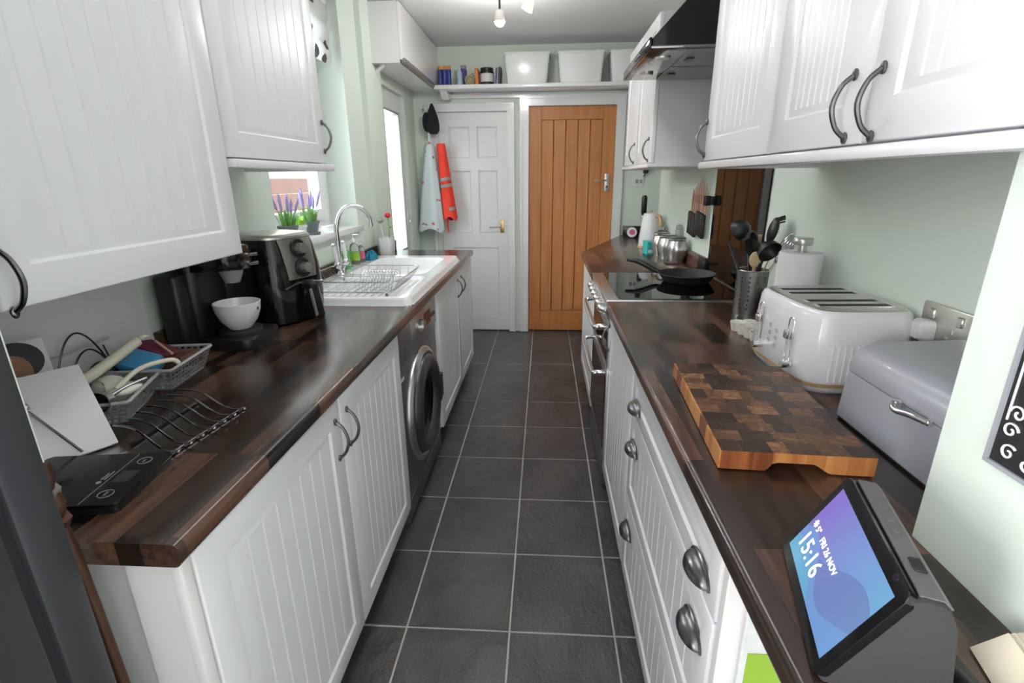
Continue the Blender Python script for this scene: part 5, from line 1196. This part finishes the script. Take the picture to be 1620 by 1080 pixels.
# frying pan on the hob
fp_ = thing('frying_pan', 'black non-stick frying pan on the glass hob', 'frying pan', (0.690, 2.47, 0.9166), rotz=math.radians(149))
obj('pan_body', G().lathe([(0, 0.0), (0.100, 0.0), (0.108, 0.006), (0.132, 0.040), (0.134, 0.041), (0.131, 0.043), (0.104, 0.009), (0.09, 0.005), (0, 0.005)], n=48), 'black_matte', fp_)
obj('pan_rim', G().tube([(0.1335*math.cos(2*PI*k/56), 0.1335*math.sin(2*PI*k/56), 0.042) for k in range(56)], 0.0012, 6, closed=True), 'dark_metal', fp_)
hp = spline([(0.128, 0, 0.036), (0.155, 0, 0.040), (0.20, 0, 0.060), (0.25, 0, 0.078), (0.305, 0, 0.082)], 5)
nh = len(hp); g = G(); g.tube(hp, [0.009+0.004*math.sin(PI*k/(nh-1)) for k in range(nh)], 10); obj('pan_handle', g, 'black_plastic', fp_)

# kettle
kt = thing('kettle', 'white kettle with pale wooden handle on the angled worktop', 'kettle', (0.770, 3.80, ZW), rotz=math.radians(-60))
g = G(); g.lathe([(0, 0), (0.080, 0), (0.082, 0.012), (0.080, 0.018), (0, 0.018)], n=36); obj('power_base', g, 'wood_pale', kt)
g = G(); g.lathe([(0, 0.018), (0.078, 0.018), (0.079, 0.03), (0.072, 0.12), (0.062, 0.215), (0.057, 0.232), (0, 0.232)], n=40); bd_ = obj('kettle_body', g, 'gloss_white', kt)
g = G(); g.lathe([(0, 0.232), (0.054, 0.232), (0.050, 0.243), (0.02, 0.250), (0, 0.250)], n=32); obj('lid', g, 'gloss_white', kt)
g = G(); g.cyl((0, 0, 0.248), (0, 0, 0.262), 0.010, n=14); obj('lid_knob', g, 'wood_pale', kt)
obj('handle', G().tube(spline([(0.052, 0, 0.222), (0.085, 0, 0.228), (0.100, 0, 0.20), (0.102, 0, 0.12), (0.095, 0, 0.075)], 5), 0.0115, 10), 'wood_pale', kt)
g = G(); g.prism([(-0.050, 0.16), (-0.092, 0.222), (-0.050, 0.228)], -0.016, 0.016, 0.003, 1, 'y'); obj('spout', g, 'gloss_white', kt)

# steel storage jars
def canister(label, loc, s):
    t = thing('storage_canister', label, 'canister', loc, group='steel canisters by the kettle')
    g = G(); pr = [(0, 0), (0.046, 0), (0.048, 0.006), (0.050, 0.02), (0.061, 0.055), (0.063, 0.08), (0.058, 0.105), (0.050, 0.125), (0.049, 0.130), (0, 0.130)]
    g.lathe([(r*s, z*s) for r, z in pr], n=40); obj('jar_body', g, 'steel', t)
    g = G(); g.lathe([(0, 0.130*s), (0.050*s, 0.130*s), (0.050*s, 0.146*s), (0.046*s, 0.150*s), (0, 0.151*s)], n=36); obj('lid', g, 'glass_jar', t); return t
canister('bulbous steel canister with glass lid nearest the hob', (0.795, 3.10, ZW), 1.0)
canister('bulbous steel canister behind the nearest one', (0.772, 3.245, ZW), 1.0)
canister('bulbous steel canister furthest from the hob', (0.765, 3.39, ZW), 1.0)
tb = thing('tea_box', 'small teal and white tea box beside the kettle', 'box', (0.705, 3.47, ZW), rotz=0.2)
obj('carton', G().box(-0.03, 0.03, -0.04, 0.04, 0, 0.085, 0.001, 1), 'teal_card', tb); obj('carton_label', G().box(-0.022, 0.022, -0.0412, -0.04, 0.012, 0.03), 'label_white', tb, False)
o = obj('wooden_coaster', G().box(0.715, 0.79, 3.00, 3.06, ZW, ZW+0.012, 0.002, 1), 'wood_dark'); tag(o, 'small brown wooden block before the steel canisters', 'block')
gj = thing('coffee_jar', 'dark coffee jar with black contents between kettle and canisters', 'jar', (0.83, 3.66, ZW))
g = G(); g.lathe([(0, 0), (0.038, 0), (0.040, 0.01), (0.040, 0.12), (0.03, 0.135), (0, 0.135)], n=28); obj('jar_body', g, 'jar_dark', gj); g = G(); g.cyl((0, 0, 0.135), (0, 0, 0.16), 0.033, n=24); obj('lid', g, 'glass_jar', gj)
gk = thing('knife_sharpener', 'grey hand-held gadget standing by the canisters', 'gadget', (0.845, 3.28, ZW)); g = G(); g.box(-0.02, 0.015, -0.02, 0.02, 0, 0.18, 0.006); obj('gadget_body', g, 'bin_grey', gk); g = G(); g.ball((-0.002, 0, 0.19), 0.02); obj('gadget_head', g, 'smoke_grey', gk)
cd_ = thing('candle_tin', 'white and pink round candle lid propped in the far corner', 'candle', (0.72, 4.40, ZW), world=True)
g = G(); g.lathe([(0, -0.01), (0.042, -0.01), (0.044, 0.0), (0.040, 0.010), (0, 0.010)], n=28); g.xf(Matrix.Translation((0.745, 4.42, ZW+0.046)) @ Matrix.Rotation(math.radians(75), 4, 'X')); dk = obj('lid_disc', g, 'ceramic', cd_)
g = G(); g.lathe([(0, 0.0105), (0.024, 0.0105), (0.024, 0.0115), (0, 0.0115)], n=24); g.xf(Matrix.Translation((0.745, 4.42, ZW+0.046)) @ Matrix.Rotation(math.radians(75), 4, 'X')); obj('pink_label', g, 'pink', dk)
bx_ = thing('snack_box', 'small blue and white carton behind the kettle', 'box', (0.80, 4.12, ZW)); g = G(); g.box(-0.03, 0.03, -0.02, 0.02, 0, 0.10, 0.002, 1); obj('carton', g, 'spray_blue', bx_); g = G(); g.box(-0.025, 0.025, -0.0215, -0.02, 0.02, 0.06); obj('carton_label', g, 'label_white', bx_, False)
bv = thing('bottle_stopper', 'black and grey hand blender standing behind the kettle', 'hand blender', (0.80, 4.25, ZW)); g = G(); g.lathe([(0, 0), (0.03, 0), (0.03, 0.04), (0.014, 0.06), (0.014, 0.2), (0.022, 0.22), (0.022, 0.34), (0.012, 0.355), (0, 0.355)], n=20); obj('blender_body', g, 'black_plastic', bv)
bv.name = 'hand_blender'

# knives on a magnetic bar
mb = thing('knife_bar', 'black magnetic bar holding a row of knives', 'knife rack', (XR-0.01, 2.89, 1.30), world=True)
obj('bar', G().box(XR-0.020, XR-0.001, 2.735, 3.05, 1.262, 1.305, 0.003), 'black_plastic', mb); obj('end_knob', G().box(XR-0.05, XR-0.019, 2.735, 2.765, 1.258, 1.308, 0.006), 'black_plastic', mb)
ords = ['second', 'third', 'fourth', 'fifth', 'sixth', 'seventh']
lens_ = [0.125, 0.15, 0.17, 0.185, 0.18, 0.165, 0.14, 0.12]
for k in range(8):
    yk = 2.79 + 0.038*k; hb = 1.085 + 0.006*((k*5) % 4) - 0.004*k*0.5; ht_ = hb+0.125; bt_ = ht_+lens_[k]
    lab_ = 'copper-bladed knife nearest the black splashback on the bar' if k == 0 else 'copper-bladed knife furthest from the black splashback on the bar' if k == 7 else f'{ords[k-1]} copper-bladed knife from the black splashback on the bar'
    t = thing('kitchen_knife', lab_, 'knife', (XR-0.025, yk, hb), group='knives on the magnetic bar', world=True)
    obj('knife_handle', G().box(XR-0.040, XR-0.021, yk-0.012, yk+0.012, hb, ht_, 0.005), 'black_plastic', t)
    obj('blade', G().prism([(yk-0.010, ht_), (yk+0.010, ht_), (yk+0.011, bt_-0.05), (yk-0.008, bt_)], XR-0.0235, XR-0.0205, 0, axis='x'), 'rose_blade', t, False)
# ================================================================ far end
# spur switch and small black sensor near the alcove
sw = thing('fused_switch', 'white fused switch plate on the far wall above the worktop', 'switch', (0.815, YF, 1.365), world=True)
pl_w = obj('face_plate', G().box(0.772, 0.858, YF-0.010, YF-0.001, 1.322, 1.408, 0.003), 'paint_white', sw)
obj('fuse_carrier', G().box(0.785, 0.812, YF-0.013, YF-0.009, 1.35, 1.385, 0.002, 1), 'bin_grey', pl_w); obj('rocker', G().box(0.822, 0.845, YF-0.014, YF-0.009, 1.352, 1.382, 0.002, 1), 'bin_grey', pl_w)
bs = thing('light_transformer', 'small black box under the far wall cabinet', 'box', (0.86, 4.2, 1.46), world=True); obj('box_shell', G().box(0.845, 0.885, YF-0.05, YF-0.002, 1.435, 1.49, 0.004), 'black_matte', bs)
obj('cable', G().tube([(0.865, YF-0.02, 1.435), (0.855, YF-0.008, 1.412), (0.85, YF-0.006, 1.40)], 0.004, 6), 'black_matte', bs)

# white tubs on the shelf
def tub(label, x0, x1, y0=4.42, y1=4.64, h=0.225, zb=2.115):
    t = thing('storage_tub', label, 'storage tub', ((x0+x1)/2, (y0+y1)/2, zb), group='white tubs on the high shelf'); w, d = (x1-x0)/2, (y1-y0)/2
    def rr(s, z): return [(x, y, z) for x, y in rrect(-w*s, w*s, -d*s, d*s, 0.02, 4)]
    obj('tub_shell', loft([rr(0.84, 0.0), rr(0.85, 0.004), rr(0.95, h-0.03), rr(0.95, h-0.014)]), 'tub_white', t)
    obj('tub_lid', loft([rr(1.0, h-0.018), rr(1.0, h-0.004), rr(0.98, h), rr(0.6, h+0.001)]), 'tub_white', t); return t
tub('white lidded tub on the shelf nearest the books', -0.335, 0.035); tub('white lidded tub in the middle of the high shelf', 0.085, 0.462); tub('white lidded tub partly hidden behind the wall cabinet', 0.492, 0.86)
# items on the shelf
zb = 2.115; ys = 4.50
lbs = ['blue bottle with orange cap against the flap cabinet', 'blue bottle with orange cap, middle of three', 'blue bottle with orange cap nearest the spray can']
for k in range(3):
    t = thing('foam_bottle', lbs[k], 'bottle', (-0.857+0.037*k, ys, zb), group='blue bottles with orange caps')
    obj('bottle_body', G().lathe([(0, 0), (0.017, 0), (0.018, 0.004), (0.018, 0.125), (0, 0.128)], n=20), 'bottle_blue', t); obj('cap', G().lathe([(0, 0.126), (0.0155, 0.126), (0.0155, 0.148), (0.012, 0.152), (0, 0.152)], n=20), 'cap_orange', t)
t = thing('spray_can', 'pale blue spray bottle on the high shelf', 'bottle', (-0.695, ys-0.01, zb)); obj('can_body', G().lathe([(0, 0), (0.023, 0), (0.024, 0.01), (0.020, 0.10), (0.012, 0.115), (0, 0.115)], n=24), 'spray_blue', t); obj('nozzle', G().lathe([(0, 0.115), (0.011, 0.115), (0.010, 0.14), (0, 0.14)], n=16), 'label_white', t)
t = thing('spray_can', 'purple and silver can behind the pale blue bottle', 'can', (-0.675, ys+0.07, zb)); obj('can_body', G().lathe([(0, 0), (0.028, 0), (0.028, 0.13), (0.02, 0.14), (0, 0.14)], n=24), 'purple', t); obj('cap', G().lathe([(0, 0.14), (0.024, 0.14), (0.024, 0.165), (0, 0.167)], n=20), 'book_grey', t)
t = thing('tin', 'round olive tin standing on edge on the high shelf', 'tin', (-0.612, ys, zb), world=True)
g = G(); g.lathe([(0, -0.02), (0.040, -0.02), (0.042, -0.016), (0.042, 0.016), (0.040, 0.02), (0, 0.02)], n=28); g.xf(Matrix.Translation((-0.612, ys, zb+0.0425)) @ Matrix.Rotation(PI/2, 4, 'X')); td = obj('tin_body', g, 'tin_olive', t)
g = G(); g.tube([(-0.612+0.026*math.cos(2*PI*k/24), ys-0.0205, zb+0.0425+0.026*math.sin(2*PI*k/24)) for k in range(24)], 0.002, 5, closed=True); obj('embossed_ring', g, 'brass', td)
def book(label, x, w, h, m, lean=0.0):
    t = thing('book', label, 'book', (x, ys, zb), world=True); g = G(); g.box(-w/2, w/2, -0.07, 0.07, 0, h, 0.001, 1); g.xf(Matrix.Translation((x, ys, zb + abs(math.sin(lean))*w/2)) @ Matrix.Rotation(lean, 4, 'Y')); obj('cover', g, m, t)
    g = G(); g.box(-w/2+0.002, w/2-0.002, -0.068, 0.068, h-0.003, h+0.0005); g.xf(Matrix.Translation((x, ys, zb + abs(math.sin(lean))*w/2)) @ Matrix.Rotation(lean, 4, 'Y')); obj('pages', g, 'paper', t, False); return t
book('orange-covered book beside the dark jar on the shelf', -0.549, 0.026, 0.12, 'book_orange', -0.03)
book('slim dark book leaning on the tub', -0.372, 0.016, 0.125, 'book_dark', 0.06); book('slim grey book between the dark books', -0.388, 0.010, 0.122, 'book_grey', 0.07); book('slim dark spine furthest from the tub', -0.402, 0.009, 0.12, 'purple', 0.08)
t = thing('storage_jar', 'dark jar with white label and black lid on the shelf', 'jar', (-0.475, ys, zb)); obj('jar_body', G().lathe([(0, 0), (0.054, 0), (0.056, 0.005), (0.056, 0.10), (0.05, 0.104), (0, 0.104)], n=32), 'jar_dark', t)
obj('jar_label', G().lathe([(0.0568, 0.025), (0.0568, 0.085)], n=32), 'label_white', t); obj('lid', G().lathe([(0, 0.104), (0.052, 0.104), (0.052, 0.128), (0, 0.130)], n=32), 'black_plastic', t)

# hanging clothes by the white door: hooks, apron, orange vest, black cap
hk = thing('coat_hook', 'coat hook rail hidden behind the hanging apron', 'hook', (-0.98, YF, 1.96), world=True); obj('hook_plate', G().box(-1.05, -0.945, YF-0.016, YF-0.001, 1.945, 1.985, 0.003), 'gloss_white', hk)
for xx in (-1.03, -0.975): obj('hook', G().tube(spline([(xx, YF-0.012, 1.965), (xx, YF-0.06, 1.955), (xx, YF-0.075, 1.975), (xx, YF-0.072, 1.99)], 4), 0.005, 8), 'chrome', hk)
def hang(t, name, m, cx, yb, z1, z0, w1, w0, d1, d0, dx, folds, cyl_n=44):
    rings = []
    for j in range(21):
        v = j/20; z = z1 + (z0-z1)*v; w = w1 + (w0-w1)*(v**0.8); d = d1 + (d0-d1)*v; r = []
        for k in range(cyl_n):
            a = 2*PI*k/cyl_n; f_ = 1 + folds*(0.3+0.7*v)*math.sin(5*a + 1.3*math.sin(3*v)); r.append((cx + dx*v + w*math.cos(a)*f_, yb + d*math.sin(a)*f_, z + (0.02*math.sin(3*a) if j == 20 else 0)))
        rings.append(r)
    return obj(name, loft(rings), m, t)
ap = thing('apron', 'pale blue floral apron hanging beside the white door', 'apron', (-1.0, YF-0.1, 1.0), world=True)
hang(ap, 'apron_cloth', 'apron_floral', -0.985, YF-0.115, 1.68, 0.965, 0.028, 0.112, 0.035, 0.055, -0.025, 0.10)
obj('neck_strap', G().tube(spline([(-0.985, YF-0.115, 1.67), (-0.985, YF-0.10, 1.80), (-0.975, YF-0.075, 1.985)], 4), 0.010, 6), 'apron_floral', ap)
hv = thing('safety_vest', 'bright orange hi-vis vest hanging next to the apron', 'vest', (-0.89, YF-0.08, 1.1), world=True)
hang(hv, 'vest_cloth', 'orange_cloth', -0.893, YF-0.085, 1.69, 1.065, 0.034, 0.062, 0.03, 0.04, 0.055, 0.08)
for (zz, xx, w_) in ((1.40, -0.868, 0.052), (1.345, -0.864, 0.054), (1.15, -0.822, 0.034)):
    o = obj('reflective_band', loft([[(xx + w_*math.cos(2*PI*k/24), YF-0.088 + 0.042*math.sin(2*PI*k/24), zz+dz + 0.15*w_*math.cos(2*PI*k/24)) for k in range(24)] for dz in (-0.014, 0.014)], False), 'grey_reflect', hv)
obj('vest_tie', G().tube(spline([(-0.86, YF-0.085, 1.07), (-0.862, YF-0.085, 1.0), (-0.855, YF-0.085, 0.94)], 4), 0.007, 6), 'orange_cloth', hv)
cpb = thing('cap', 'black baseball cap hung above the apron', 'cap', (-0.98, YF-0.07, 1.85), world=True)
g = G(); g.lathe([(0, 0), (0.048, 0.004), (0.068, 0.03), (0.070, 0.07), (0.058, 0.13), (0.034, 0.19), (0.012, 0.235), (0, 0.24)], (-0.955, YF-0.085, 1.765), 24, 0.85, 0.7); obj('crown', g, 'black_cloth', cpb)
g = G(); g.ball((-1.005, YF-0.10, 1.86), 0.045, 0.7, 0.35, 1.7, 16); obj('peak', g, 'black_cloth', cpb)
# white waste pipe below the apron
o = obj('waste_pipe', G().tube([(-0.985, YF-0.03, 0.0), (-0.985, YF-0.03, 1.02)], 0.016, 12), 'upvc'); tag(o, 'white plastic waste pipe rising below the hanging apron', 'pipe')
